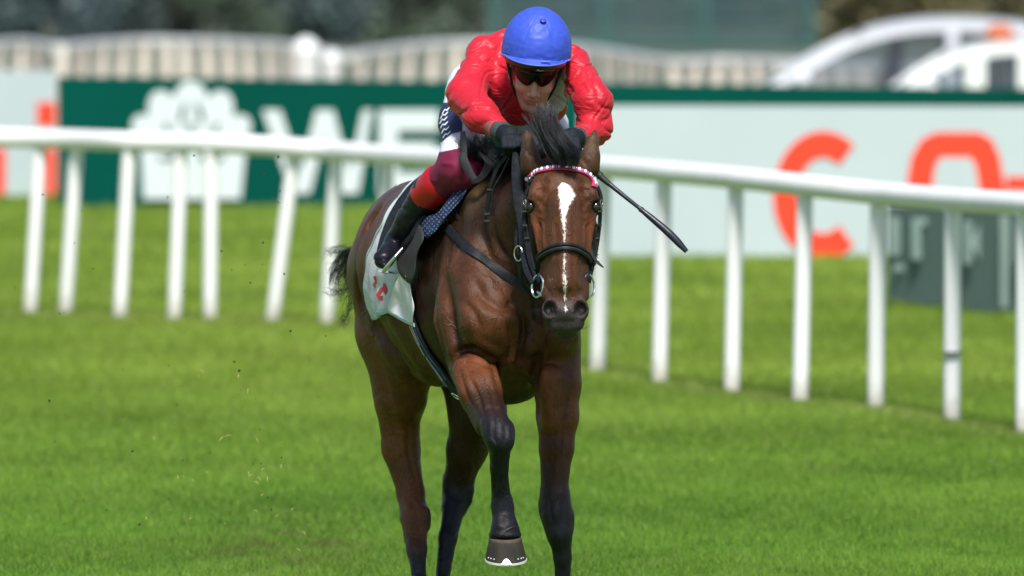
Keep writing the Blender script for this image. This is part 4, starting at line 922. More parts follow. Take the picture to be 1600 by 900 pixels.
mb = MB(); mb.tube(p_ + n_*.0065 + np.array([0, 0, .005]), .0042, 8); o2 = mb.build("padding_roll", LEA); o2.parent = o
mb = MB(); mb.tube(p_ + n_*.0065 - np.array([0, 0, .005]), .0034, 8); o2 = mb.build("padding_roll", LEAB); o2.parent = o
strap("chin_strap", [(838, 450), (842, 425), (840, 414)], .011, .005, .003, 10, None, BR)
strap3("strap_end", PP([(922, 385, 38.36), (927, 400, 38.33), (934, 410, 38.31), (943, 418, 38.30)]), (.3, -1, 0), [.012, .012, .011, .004], .004, BR)
strap3("strap_end", PP([(926, 352, 38.40), (932, 352, 38.39), (938, 350, 38.39)]), (.2, -1, 0), [.008, .008, .004], .003, BR)
# reins, image left
strap3("rein", PP([(803, 236, 38.66), (805, 255, 38.62), (808, 285, 38.58), (812, 320, 38.54), (815, 348, 38.50), (817, 385, 38.46), (822, 420, 38.38), (832, 442, 38.31)]), (-.35, -1, 0), [.010, .026, .040, .040, .028, .024, .022, .014], .005, BR, n=46)
strap3("rein", PP([(806, 240, 38.64), (818, 275, 38.60), (812, 330, 38.56), (806, 375, 38.52), (812, 400, 38.48)]), (-.6, -.8, 0), [.012, .013, .013, .012], .004, BR)
mb = MB(); mb.tube(torus(P(810, 396, 38.46), .021, 0, (-.75, -.65, 0), 26, ry=.026), .0026, 8); o = mb.build("martingale_ring", STEEL); adopt(BR, o)
strap3("martingale_strap", PP([(812, 408, 38.46), (816, 440, 38.48), (830, 462, 38.52), (835, 500, 38.60)]), (-.5, -.9, 0), .018, .005, BR)
strap3("rein", PP([(906, 232, 38.66), (918, 300, 38.58), (925, 380, 38.44), (920, 440, 38.32)]), (.6, -.8, 0), .020, .005, BR)
strap3("rein_loop", PP([(793, 242, 38.70), (778, 262, 38.74), (766, 292, 38.76), (761, 330, 38.78), (762, 372, 38.79), (770, 405, 38.78), (786, 428, 38.72)]), (-.4, -.9, .1), .013, .005, BR, n=40)
strap3("rein_loop", PP([(796, 246, 38.70), (782, 275, 38.72), (770, 300, 38.74), (768, 345, 38.76), (770, 380, 38.77)]), (-.8, -.6, .1), .008, .004, BR, n=40)
for yy, xx in ((296, 765), (334, 761), (345, 761)):
    mb = MB(); mb.box(P(xx, yy, 38.765), (.018, .014, .006)); o = mb.build("keeper", LEAB); adopt(BR, o)
# the slack ends of the reins with their buckle, standing up in front of the knee
strap3("rein_end", PP([(723, 205, 38.87), (724, 222, 38.87), (725, 240, 38.86)]), (-.1, -1, 0), [.014, .024, .024], .006, BR, n=14)
strap3("rein_end", PP([(725, 238, 38.86), (724, 250, 38.85), (730, 262, 38.84), (738, 276, 38.83), (744, 284, 38.82)]), (-.1, -1, .2), [.022, .034, .028, .024, .024], .007, BR, n=20)
strap3("rein_end", PP([(740, 284, 38.82), (750, 279, 38.81), (760, 266, 38.80), (766, 248, 38.79), (775, 238, 38.78), (788, 236, 38.76)]), (-.1, -.9, .5), [.020, .024, .028, .030, .028, .016], .006, BR, n=30)

BPL = empty("breastplate", tuple(P(745, 400, 38.9)))
tag(BPL, "black leather breastplate strap crossing the bay shoulder from a silver buckle", "strap")
strap("neck_strap", [(684, 332), (692, 346), (706, 362), (724, 380), (742, 396), (764, 412), (788, 428), (806, 438)], .030, .005, .003, 50, None, BPL)
p_, n_ = hit(690, 345, .010); mb = MB(); mb.tube(torus(p_, .018, 0, n_, 20, ry=.022), .0032, 8); o = mb.build("buckle", STEEL); adopt(BPL, o)
mb = MB(); u_ = P(694, 352, 39) - P(686, 338, 39); u_ /= np.linalg.norm(u_); mb.tube([p_ - u_*.02, p_ + u_*.022], .003, 6); o = mb.build("buckle_pin", STEEL); adopt(BPL, o)
p_, n_ = hit(697, 347, .010); mb = MB(); mb.box(p_, (.03, .012, .016)); o = mb.build("keeper", LEAB); adopt(BPL, o)
strap3("hanging_strap", PP([(739, 285, 38.94), (722, 294, 38.98), (713, 312, 39.0), (711, 330, 38.98), (720, 350, 38.94), (722, 368, 38.90), (720, 384, 38.87), (715, 394, 38.86)]), (-.6, -.8, 0), .013, .004, BPL, n=40)
strap3("neck_strap", PP([(800, 436, 38.68), (825, 452, 38.60), (870, 470, 38.56), (905, 474, 38.66)]), (-.1, -.95, 0), .028, .005, BPL)

# girth round the barrel
GI = empty("girth", tuple(P(742, 600, 39.3)))
O_ = P(746, 440, 39.30)
def ringpt(O, th, off, back=0.):
    dr = cos(th)*-LV + sin(th)*Z3 + FV*back; q = HB.ray_cast(Vector(O + dr*1.2), Vector(-dr))
    p = np.array(q[0]); n = np.array(q[1]); n /= np.linalg.norm(n); n = n if n @ dr > 0 else -n
    return p + n*off, n
def ringband(name, O, th0, th1, w, t, off, m, root, n=50, shift=0.):
    pts = []; nr = []
    for th in np.linspace(th0, th1, n):
        p, nn = ringpt(O + FV*shift, th, off); pts.append(p); nr.append(nn)
    pts = np.array(pts); nr = np.array(nr); nr = np.array([nr[max(0, i-3):i+4].mean(0) for i in range(len(nr))]); pts = np.array([pts[max(0, i-2):i+3].mean(0) for i in range(len(pts))])
    mb = MB(); mb.ribbon(pts, nr, w, t); o = mb.build(name, m); adopt(root, o); return o
NAVY = mat("navy_web", (.006, .008, .020), .7, (.010, .013, .028), 50, .0008, 400, spec=.2); GW = mat("stripe_white", (.5, .5, .56), .6); GR = mat("stripe_red", (.50, .035, .05), .6); GBL = mat("stripe_blue", (.12, .18, .34), .6)
TILT = .13
def gband(name, w, t, off, m, sh, a0=.1, a1=2*pi-.0, par=None):
    pts = []; nr = []
    for th in np.linspace(-.12, -pi+.12, 56) if a0 == .1 else np.linspace(a0, a1, 40):
        O = O_ + FV*(sh + TILT*(max(-sin(th), 0)) - .10)
        p, nn = ringpt(O, th, off); pts.append(p); nr.append(nn)
    pts = np.array(pts); nr = np.array(nr); nr = np.array([nr[max(0, i-3):i+4].mean(0) for i in range(len(nr))])
    pts = np.array([pts[max(0, i-2):i+3].mean(0) for i in range(len(pts))])
    mb = MB(); mb.ribbon(pts, nr, w, t); o = mb.build(name, m)
    adopt(GI, o); return o
gband("webbing", .125, .008, .006, NAVY, 0)
for sh, m_, w_, a0, a1 in ((.034, GBL, .0035, -.5, -1.25), (-.008, GW, .006, -.60, -.84), (-.022, GR, .018, -.60, -.80), (-.040, GW, .006, -.60, -.98), (-.008, GBL, .003, -.95, -1.3), (-.024, GW, .003, -.98, -1.25), (-.038, GBL, .0025, -1.05, -1.3)):
    gband("stripe", w_, .003, .0115, m_, sh, a0, a1)
p0, n0 = ringpt(O_ + FV*(TILT*.98 - .10), -1.38, .014); mb = MB(); mb.tube(torus(p0, .03, 0, n0, 24, ry=.016), .003, 8); o = mb.build("buckle", STEEL); adopt(GI, o)
tag(GI, "navy webbing girth with white and red stripes under the bay barrel", "girth")

# saddle cloth: a sheet of cloth laid over the back
CL = bpy.data.materials.new("saddle_cloth"); 
CLOTH = mat("mint_cloth", (.62, .62, .66), .8, (.55, .56, .60), 14, .002, 35); EDGE = mat("mint_edge", (.40, .52, .52), .8); CRED = mat("cloth_red", (.62, .055, .07), .8); CINK = mat("cloth_ink", (.07, .11, .12), .8)
CR = empty("saddle_cloth", tuple(P(640, 440, 39.7)))
OC = P(735, 440, 39.36); OB = P(690, 432, 39.90); AX = OB - OC
def cloth_pt(u, v, off):
    """u 0 front .. 1 back, v -1 lower edge (image left) .. 1 lower edge (other side)"""
    O = OC + AX*(u*1.02 + .0); th = pi/2 - (-v)*-(pi/2 + .40 + .02*u) if False else pi/2 + v*(pi/2 + .42 - .05*(1-u))
    th = pi - th  # v<0 -> image left
    p, n = ringpt(O, pi - th if False else (pi/2 - v*0) if False else TH(v, u), off); return p, n
def TH(v, u): return pi/2 - (v + 1)*0 + (-1 if v < 0 else 1)*0 + (pi/2 - 0)*0 + (-(v))*0 if False else (pi/2 + abs(v)*-(pi/2 + (.34 + .16*u))) if v < 0 else (pi/2 + v*(pi/2 + .34 + .16*u))
nu, nv = 26, 90; G0 = np.zeros((nu, nv, 3)); G1 = G0.copy()
for i, u in enumerate(np.linspace(0, .90, nu)):
    for j, v in enumerate(np.linspace(-1, 1, nv)):
        u_ = u; u = u*(.60 + .40*min(1, max(0, (abs(v) - .45)*3))); O = OC + AX*u*1.0; p, n = ringpt(O, TH(v, u), 0)
        f = .006*max(0, abs(v) - .35)*sin(u*17 + v*5) + .004*sin(u*31 + v*13)*max(0, abs(v)-.3) + .012*max(0, u - .9)*10*max(0, abs(v)-.4)*sin(v*14)*.5
        f *= 1.6; f += .011*float(vnoise(np.array([[u*9, v*12, 2.]]))[0])*max(0, abs(v) - .3) + .008*abs(float(vnoise(np.array([[u*14 + v*9, v*5, 7.]]))[0])); u = u_
        G0[i, j] = p + n*(.008 + f + .010*abs(v)); G1[i, j] = p + n*(.0045 + f + .010*abs(v))
def sheet_mesh(name, A, B, m, root):
    nu, nv = A.shape[:2]; V = np.vstack([A.reshape(-1, 3), B.reshape(-1, 3)]); N_ = nu*nv; F_ = []
    for i in range(nu-1):
        for j in range(nv-1):
            a = i*nv+j; F_.append((a, a+nv, a+nv+1, a+1)); F_.append((N_+a, N_+a+1, N_+a+nv+1, N_+a+nv))
    for i in range(nu-1):
        for j in (0, nv-1): a = i*nv+j; F_.append((a, N_+a, N_+a+nv, a+nv))
    for j in range(nv-1):
        for i in (0, nu-1): a = i*nv+j; F_.append((a, a+1, N_+a+1, N_+a))
    me = np_mesh(name, V, np.array(F_)); o = link(name, me, m); adopt(root, o); return o
sheet_mesh("cloth", G0, G1, CLOTH, CR)
def along(A, idx, w, nm, m):
    pts = A; nr = []
    for q in pts: nr.append(q - (OC + AX*.5)); 
    nr = np.array(nr); nr[:, :] -= np.outer(nr @ FV, FV); mb = MB(); mb.ribbon(pts, nr, w, .005); o = mb.build(nm, m); adopt(CR, o)
along(G0[:, 0], 0, .016, "edging", EDGE); along(G0[-1, :45], 0, .014, "edging", EDGE); along(G0[:, -1], 0, .016, "edging", EDGE)
CBT = None
def patch(name, poly, off, thick, m, root, tree=None, rings=6, curl=0., n=48, depthfun=None):
    """plate following the horse under a picture outline, with real thickness"""
    pl = np.array(poly, float); pl = np.vstack([pl, pl[:1]]); sg = np.r_[0, np.cumsum(np.linalg.norm(np.diff(pl, axis=0), axis=1))]
    t = np.linspace(0, sg[-1], n, endpoint=False); bd_ = np.stack([np.interp(t, sg, pl[:, 0]), np.interp(t, sg, pl[:, 1])], 1); c = bd_.mean(0)
    A = []; B = []
    c0, cn = hit(c[0], c[1])
    for r in np.linspace(1, .0, rings):
        for q in (bd_ - c)*r + c:
            p, nn = hit(q[0], q[1])
            if p is None or abs(p[1] - c0[1]) > .35: p, nn = P(q[0], q[1], c0[1]), cn
            rr = ray(q[0], q[1]); o_ = off + curl*r*r; kk = max(abs(cn @ rr), .30); A.append(p - rr*((o_ + thick)/kk)); B.append(p - rr*(o_/kk))
    A = np.array(A).reshape(rings, n, 3); B = np.array(B).reshape(rings, n, 3)
    for _ in range(3):
        for X in (A, B): X[1:-1] = (X[1:-1]*2 + np.roll(X[1:-1], 1, 1) + np.roll(X[1:-1], -1, 1) + X[:-2] + X[2:]) / 6
        for X in (A, B): X[0] = (X[0]*2 + np.roll(X[0], 1, 0) + np.roll(X[0], -1, 0)) / 4
    V = np.vstack([A.reshape(-1, 3), B.reshape(-1, 3)]); N_ = rings*n; F_ = []
    for i in range(rings-1):
        for j in range(n):
            a = i*n+j; b = i*n+(j+1) % n; F_.append((a, b, b+n, a+n)); F_.append((N_+a, N_+a+n, N_+b+n, N_+b))
    for j in range(n): b = (j+1) % n; F_.append((j, N_+j, N_+b, b))
    me = np_mesh(name, V, np.array(F_)); o = link(name, me, m)
    if root: adopt(root, o)
    return o
cl_t = BVHTree.FromPolygons([tuple(q) for q in G0.reshape(-1, 3)], [(i*nv+j, (i+1)*nv+j, (i+1)*nv+j+1, i*nv+j+1) for i in range(nu-1) for j in range(nv-1)])
def ripple(o, amp, fr):
    me = o.data; A = np.zeros(len(me.vertices)*3); me.vertices.foreach_get('co', A); A = A.reshape(-1, 3); A[:, 1] -= 0; d = vnoise(A*np.array([fr, fr, fr*.5]) + 3); A += np.outer(d*amp, np.array([-.8, -.5, .1])); me.vertices.foreach_set('co', A.ravel()); me.update()
def cprint(name, poly, m):
    pts = [hit(x, y, .0025, cl_t)[0] for x, y in poly]
    if any(p is None for p in pts): return
    mb = MB(); mb.add(pts, [tuple(range(len(pts)))]); o = mb.build(name, m, smooth=False); adopt(CR, o)
cprint("red_letter", [(584, 432), (588, 431), (591, 436), (589, 442), (586, 445), (588, 448), (586, 450), (583, 445), (587, 439), (585, 436)], CRED)
cprint("red_letter", [(588, 461), (596, 448), (599, 449), (599, 453), (594, 461), (599, 463), (598, 470), (592, 468)], CRED)
cprint("red_letter", [(598, 452), (600, 441), (604, 446), (606, 452), (603, 461), (601, 458)], CRED)
cprint("ink_print", [(601, 484), (604, 483), (606, 488), (612, 492), (611, 495), (603, 490)], CINK)
WHC = mat("white_cloth", (.78, .73, .80), .75, (.70, .66, .73), 18, .002, 40)
NC = patch("number_cloth", [(624, 424), (632, 428), (640, 440), (643, 470), (647, 507), (630, 501), (607, 486), (613, 460)], .030, .004, WHC, CR, curl=.008, rings=14, n=90); ripple(NC, .010, 26)
mb = MB(); e = [hit(x, y)[0] - ray(x, y)*.115 for x, y in spline([(606, 486), (618, 493), (632, 501), (647, 508)], 14)]; mb.ribbon(e, [hit(625, 480)[1]]*14, .013, .005); o = mb.build("edging", EDGE); adopt(CR, o)
mb = MB(); e = [hit(x, y)[0] - ray(x, y)*.115 for x, y in spline([(606, 486), (610, 468), (616, 446), (624, 424)], 14)]; mb.ribbon(e, [hit(625, 480)[1]]*14, .007, .005); o = mb.build("edging", EDGE); adopt(CR, o)
tag(CR, "pale mint and white saddle cloth with red lettering behind the boot", "saddle cloth")

SA = empty("saddle", tuple(P(690, 330, 39.4)))
FLAPM = mat("flap_leather", (.030, .028, .025), .7, (.022, .021, .019), 20, .0008, 150)
def meshpad():
    m = mat("blue_mesh_pad", (.035, .065, .15), .7); nt = m.node_tree; N = nt.nodes; L = nt.links; b = N["Principled BSDF"]
    tc = N.new("ShaderNodeTexCoord"); mp = N.new("ShaderNodeMapping"); mp.inputs["Scale"].default_value = (1, .6, 1); mp.inputs["Rotation"].default_value = (0, .8, 0); L.new(tc.outputs["Object"], mp.inputs[0])
    v = N.new("ShaderNodeTexVoronoi"); v.inputs["Scale"].default_value = 85; v.inputs["Randomness"].default_value = .15; L.new(mp.outputs[0], v.inputs["Vector"])
    r = N.new("ShaderNodeMapRange"); r.inputs[1].default_value = .25; r.inputs[2].default_value = .5; L.new(v.outputs["Distance"], r.inputs[0])
    mx = N.new("ShaderNodeMix"); mx.data_type = 'RGBA'; mx.inputs["A"].default_value = (.075, .135, .30, 1); mx.inputs["B"].default_value = (.006, .012, .035, 1); L.new(r.outputs[0], mx.inputs["Factor"]); L.new(mx.outputs["Result"], b.inputs["Base Color"])
    bp = N.new("ShaderNodeBump"); bp.invert = True; bp.inputs["Distance"].default_value = .003; L.new(r.outputs[0], bp.inputs["Height"]); L.new(bp.outputs[0], b.inputs["Normal"]); return m
PADM = meshpad()
patch("flap", [(641, 352), (652, 347), (662, 358), (663, 375), (655, 388), (650, 405), (648, 428), (644, 447), (636, 442), (626, 432), (620, 420), (619, 404), (623, 388), (630, 366)], .036, .006, FLAPM, SA)
patch("blue_pad", [(647, 344), (656, 341), (683, 336), (697, 315), (713, 296), (727, 282), (734, 290), (720, 314), (705, 330), (693, 344), (681, 362), (663, 377), (653, 377), (650, 362)], .028, .012, PADM, SA)
# tree and seat of the saddle over the back
nS = 14; GA = np.zeros((nS, 30, 3)); GB = GA.copy()
for i, u in enumerate(np.linspace(-.02, .34, nS)):
    for j, th in enumerate(np.linspace(.35, pi - .7, 30)):
        p, n_ = ringpt(OC + AX*u, th, 0); k = .030 + .018*abs(2*(u - .3))**2; GA[i, j] = p + n_*(k + .015); GB[i, j] = p + n_*.014
sheet_mesh("seat", GA, GB, LEA, SA)
nS = 12; GA = np.zeros((nS, 16, 3)); GB = GA.copy()
for i, u in enumerate(np.linspace(.0, .30, nS)):
    for j, th in enumerate(np.linspace(pi - .4, pi + .25, 16)):
        p, n_ = ringpt(OC + AX*u, th, 0); GA[i, j] = p + n_*.028; GB[i, j] = p + n_*.022
sheet_mesh("flap", GA, GB, FLAPM, SA)
tag(SA, "small dark racing saddle with a blue mesh pad under the jockey", "saddle")
def stirrup(side, foot, label):
    root = empty("stirrup", tuple(foot)); a = foot; 
    if side < 0:
        A = PP([(629, 388, 39.10), (618, 401, 39.08), (606, 415, 39.09), (599, 424, 39.12)]); 
        mb = MB(); mb.tube(A, [.004, .006, .0065, .0065], 10); o = mb.build("branch", STEEL); adopt(root, o)
        mb = MB(); mb.tube(PP([(626, 391, 39.25), (630, 400, 39.34), (628, 414, 39.39), (622, 424, 39.38)]), [.003, .004, .005, .005], 8); o = mb.build("branch", STEEL); adopt(root, o)
        mb = MB(); mb.ribbon(PP([(599, 424, 39.12), (610, 427, 39.24), (622, 424, 39.38)]), [(0, -.2, 1)]*3, .035, .007); o = mb.build("tread", STEEL); adopt(root, o)
        strap3("stirrup_leather", PP([(626, 392, 39.24), (640, 372, 39.18), (656, 345, 39.16), (672, 320, 39.16)]), (-.6, -.8, 0), .016, .004, root)
    else:
        c = foot; mb = MB(); mb.tube([c + np.array([-.05, 0, 0]), c + np.array([-.05, 0, .07]), c + np.array([0, 0, .12]), c + np.array([.05, 0, .07]), c + np.array([.05, 0, 0])], .005, 8); o = mb.build("branch", STEEL); adopt(root, o)
        mb = MB(); mb.ribbon([c + np.array([-.05, 0, 0]), c, c + np.array([.05, 0, 0])], [(0, 0, 1)]*3, .035, .007); o = mb.build("tread", STEEL); adopt(root, o)
        strap3("stirrup_leather", [c + np.array([0, 0, .12]), P(870, 330, 39.28), P(830, 300, 39.3)], (1, -.3, 0), .016, .004, root)
    tag(root, label, "stirrup")
stirrup(-1, P(610, 420, 39.22), "steel stirrup under the black boot in front of the pale cloth")
stirrup(1, P(880, 402, 39.22), "steel stirrup on the far side of the horse behind its cheek")

WHIP = empty("riding_whip", tuple(P(930, 270, 38.66)))
WM = mat("whip_black", (.012, .015, .024), .35, (.02, .024, .035), 60, .0006, 200); WM2 = mat("whip_grip", (.02, .022, .026), .6, None, 8, .0015, 260)
wp = spline(PP([(893, 236, 38.70), (925, 262, 38.66), (942, 279, 38.65), (975, 306, 38.63), (1005, 330, 38.62), (1045, 364, 38.60), (1073, 393, 38.59)]), 60)
def sub(a, b): return wp[int(a*59):int(b*59)+1]
def wtube(nm, a, b, r0, r1, m):
    s = sub(a, b); k = np.linspace(0, 1, len(s)); mb = MB(); mb.tube(s, list(np.interp(k, np.linspace(0, 1, len(r0)), r0)), 12); o = mb.build(nm, m); adopt(WHIP, o)
wtube("handle", 0, .40, [.014, .013, .0125, .012, .0095], 0, WM2); wtube("shaft", .38, .66, [.0085, .0075, .0068], 0, WM); wtube("flap", .64, 1, [.007, .0105, .0125, .0135, .0125, .008], 0, WM)
for a in (.22, .30, .655): 
    s = sub(a, a + .02); mb = MB(); mb.tube([s[0], s[-1]], .0142 if a < .5 else .010, 12); o = mb.build("ring", LEAB); adopt(WHIP, o)
tag(WHIP, "black riding whip pointing down to the right from behind the horse's ear", "whip")
# ================================================================== the jockey
JO = empty("person", tuple(P(770, 160, 39.4)))
tag(JO, "jockey in red silks and blue cap crouched low over the horse's neck", "person")
SKIN = (.47, .235, .165)
pit, rol = R(27), R(5)
Yf = np.array([0, -cos(pit), -sin(pit)]); Zu = np.array([0, -sin(pit), cos(pit)]); Xr = np.array([1., 0, 0])
Xr, Zu = Xr*cos(rol) - Zu*sin(rol)*-1*-1, Zu*cos(rol) + Xr*sin(rol)
HC_ = P(835, 111, 38.93); HS = 1.04
def HL(x, y, z): return HC_ + HS*(x*Xr + y*Yf + z*Zu)
HM = np.stack([Xr, Yf, Zu], 1)
# limbs shared by the body and by what it wears: name -> (a, b, clothed radii px)
ARM_R = [((757, 84, 39.18, 27), (728, 148, 39.02, 30)), ((727, 150, 39.0, 29), (752, 182, 38.87, 27)), ((752, 182, 38.87, 27), (781, 204, 38.77, 16.5))]
ARM_L = [((893, 98, 39.02, 26), (927, 158, 38.88, 30)), ((927, 158, 38.88, 30), (930, 200, 38.88, 27)), ((930, 200, 38.88, 26), (908, 214, 38.76, 16.5))]
TORSO = [((758, 84, 39.2, 27), (800, 84, 39.25, 38)), ((845, 88, 39.15, 34), (893, 98, 39.04, 25)), ((800, 88, 39.25, 44), (845, 92, 39.15, 38)), ((822, 122, 39.14, 50), (790, 116, 39.42, 50)), ((790, 112, 39.4, 52), (770, 136, 39.62, 48)), ((780, 130, 39.15, 36), (850, 128, 39.12, 34)), ((812, 160, 39.16, 38), (850, 158, 39.14, 36)), ((860, 120, 39.1, 27), (861, 166, 39.12, 24))]
def limb(B, L_, scale=1., k=.03, col=None):
    for a, b in L_: B.rc((a[0], a[1], a[2], a[3]*scale), (b[0], b[1], b[2], b[3]*scale), k, col)
LEG_R = [((742, 138, 39.58, 44), (726, 190, 39.32, 38)), ((726, 190, 39.32, 38), (722, 244, 39.06, 33))]
LEG_L = [((806, 145, 39.55, 42), (852, 198, 39.32, 34)), ((852, 198, 39.32, 34), (868, 240, 39.10, 31))]
SHIN_R = [((722, 244, 39.05, 33), (722, 262, 39.00, 32)), ((722, 262, 39.00, 32), (672, 298, 39.14, 25))]
SHIN_L = [((868, 236, 39.1, 30), (866, 262, 39.02, 30)), ((866, 262, 39.02, 29), (878, 305, 39.12, 23))]
BOOT_R = [((672, 298, 39.14, 24), (640, 343, 39.24, 18)), ((640, 343, 39.24, 18), (620, 374, 39.31, 14.5)), ((620, 376, 39.31, 15), (614, 388, 39.36, 14)), ((616, 383, 39.31, 15), (600, 404, 39.22, 14))]
BOOT_L = [((878, 305, 39.12, 22), (884, 345, 39.25, 16)), ((884, 345, 39.25, 16), (884, 368, 39.32, 13)), ((884, 370, 39.32, 14), (880, 390, 39.20, 12))]
HAND_R = dict(palm=((797, 214, 38.71), (.036, .026, .034)), wr=(781, 204, 38.77), kn=[(787 + 7.4*k, 215 + abs(k-1.2)*1.2, 38.672) for k in range(4)], md=[(788 + 7.2*k, 229 + (k == 3)*-2, 38.650) for k in range(4)], tp=[(791 + 6.4*k, 240 - (k == 3)*3, 38.690) for k in range(4)], th=[(808, 208, 38.72), (818, 211, 38.69), (816, 222, 38.665)])
HAND_L = dict(palm=((893, 217, 38.70), (.034, .026, .036)), wr=(908, 214, 38.76), kn=[(880 + 7.2*k, 218 + abs(k-1.6)*1.0, 38.668) for k in range(4)], md=[(882 + 7.0*k, 231 + (k in (1, 2))*2, 38.648) for k in range(4)], tp=[(885 + 6.2*k, 241 - (k == 0)*3, 38.690) for k in range(4)], th=[(882, 208, 38.72), (873, 212, 38.69), (874, 222, 38.668)])
def hand(B, h, g, col=None):
    B.el(h['palm'][0], [r + g for r in h['palm'][1]], .014, None, col)
    B.rc((*h['wr'], (15 + g*450)), (*h['palm'][0], 13 + g*450), .02, col)
    for i in range(4):
        r = [4.6, 5.0, 5.0, 4.3][i] + g*450
        B.rc((*h['palm'][0], 8), (*h['kn'][i], r), .006, col); B.rc((*h['kn'][i], r), (*h['md'][i], r*.93), .003, col); B.rc((*h['md'][i], r*.93), (*h['tp'][i], r*.8), .003, col)
    t = h['th']; B.rc((*h['palm'][0], 8), (*t[0], 5.6 + g*450), .008, col); B.rc((*t[0], 5.6 + g*450), (*t[1], 5.2 + g*450), .004, col); B.rc((*t[1], 5.2 + g*450), (*t[2], 4.6 + g*450), .004, col)

B = Body()
def hr(a, ra, b, rb, k=.008, col=None, sub=False): B.rc((HL(*a), ra*HS), (HL(*b), rb*HS), k, col, sub, True)
def he(c, r, k=.01, col=None, sub=False): B.el(HL(*c), np.array(r)*HS, k, HM, col, sub, True)
LIP = (.42, .13, .11); CHK = (.56, .25, .19)
he((0, -.015, .035), (.074, .095, .085), .02); he((0, .028, -.025), (.062, .062, .078), .02)
he((0, .045, .03), (.060, .045, .040), .015)
for s in (-1, 1):
    hr((s*.052, .0, -.055), .018, (s*.020, .066, -.100), .017, .018); he((s*.040, .060, -.030), (.021, .021, .017), .014, CHK)
    hr((s*.015, .105, -.034), .0075, (s*.012, .096, -.036), .009, .006, CHK); he((s*.078, -.004, -.012), (.008, .019, .031), .006, CHK); he((s*.084, .002, -.010), (.006, .010, .018), .004, None, True)
    he((s*.031, .095, .002), (.015, .012, .010), .012, None, True)
    hr((s*.022, .092, -.045), .0015, (s*.032, .083, -.066), .0015, .008, None, True)
hr((0, .080, .006), .010, (0, .112, -.026), .0105, .008); he((0, .110, -.030), (.013, .012, .0105), .006, CHK)
he((0, .072, -.062), (.030, .026, .028), .012); 
hr((-.021, .090, -.0600), .0042, (0, .0985, -.0575), .0055, .004, LIP); hr((.021, .090, -.0600), .0042, (0, .0985, -.0575), .0055, .004, LIP)
hr((-.016, .090, -.0700), .0052, (.016, .090, -.0700), .0052, .004, LIP); hr((-.024, .094, -.0650), .0014, (.024, .094, -.0650), .0014, .003, None, True)
he((0, .078, -.098), (.020, .018, .016), .012); hr((-.012, .10, -.083), .002, (.012, .10, -.083), .002, .008, None, True)
B.rc((HL(0, -.035, -.05), .052), (P(824, 96, 39.12), .058), .03, None, False, True)
limb(B, TORSO, .80); limb(B, ARM_R, .62, .02); limb(B, ARM_L, .62, .02); limb(B, LEG_R, .84); limb(B, LEG_L, .84); limb(B, SHIN_R, .8); limb(B, SHIN_L, .8)
limb(B, BOOT_R, .74, .015); limb(B, BOOT_L, .74, .015); hand(B, HAND_R, -.0032); hand(B, HAND_L, -.0032)
V, Fc = B.mesh(.0036); V = relax(V, Fc, 1, .5)
me = np_mesh("jockey_body", V, Fc); C_ = B.colours(V, SKIN, .003)
jaw = np.clip(1 - np.abs((V - HL(0, .07, -.09)) @ Zu) / .05, 0, 1) * (np.linalg.norm(V - HL(0, .05, -.085), axis=1) < .075); C_ = C_*(1 - .12*jaw[:, None])
set_col(me, "Col", C_)
def vmat(name, rough, spec=.4, nscale=40, var=.15, sss=0., bump=.0004, bscale=500, sheen=0.):
    m = bpy.data.materials.new(name); m.use_nodes = True; N = m.node_tree.nodes; L = m.node_tree.links; b = N["Principled BSDF"]
    at = N.new("ShaderNodeAttribute"); at.attribute_name = "Col"; g = N.new("ShaderNodeTexCoord"); nz = N.new("ShaderNodeTexNoise"); nz.inputs["Scale"].default_value = nscale; nz.inputs["Detail"].default_value = 5; L.new(g.outputs["Object"], nz.inputs["Vector"])
    hs = N.new("ShaderNodeHueSaturation"); mr = N.new("ShaderNodeMapRange"); mr.inputs[1].default_value = .3; mr.inputs[2].default_value = .7; mr.inputs[3].default_value = 1 - var; mr.inputs[4].default_value = 1 + var
    L.new(nz.outputs["Fac"], mr.inputs[0]); L.new(mr.outputs[0], hs.inputs["Value"]); L.new(at.outputs["Color"], hs.inputs["Color"]); L.new(hs.outputs["Color"], b.inputs["Base Color"])
    b.inputs["Roughness"].default_value = rough; b.inputs["Specular IOR Level"].default_value = spec; b.inputs["Sheen Weight"].default_value = sheen
    if sss: b.inputs["Subsurface Weight"].default_value = sss; b.inputs["Subsurface Radius"].default_value = (.01, .004, .002); b.inputs["Subsurface Scale"].default_value = .5
    n2 = N.new("ShaderNodeTexNoise"); n2.inputs["Scale"].default_value = bscale; L.new(g.outputs["Object"], n2.inputs["Vector"]); bp = N.new("ShaderNodeBump"); bp.inputs["Distance"].default_value = bump; L.new(n2.outputs["Fac"], bp.inputs["Height"]); L.new(bp.outputs[0], b.inputs["Normal"]); return m
o = link("body", me, vmat("skin", .48, .4, 60, .10, .12)); adopt(JO, o)

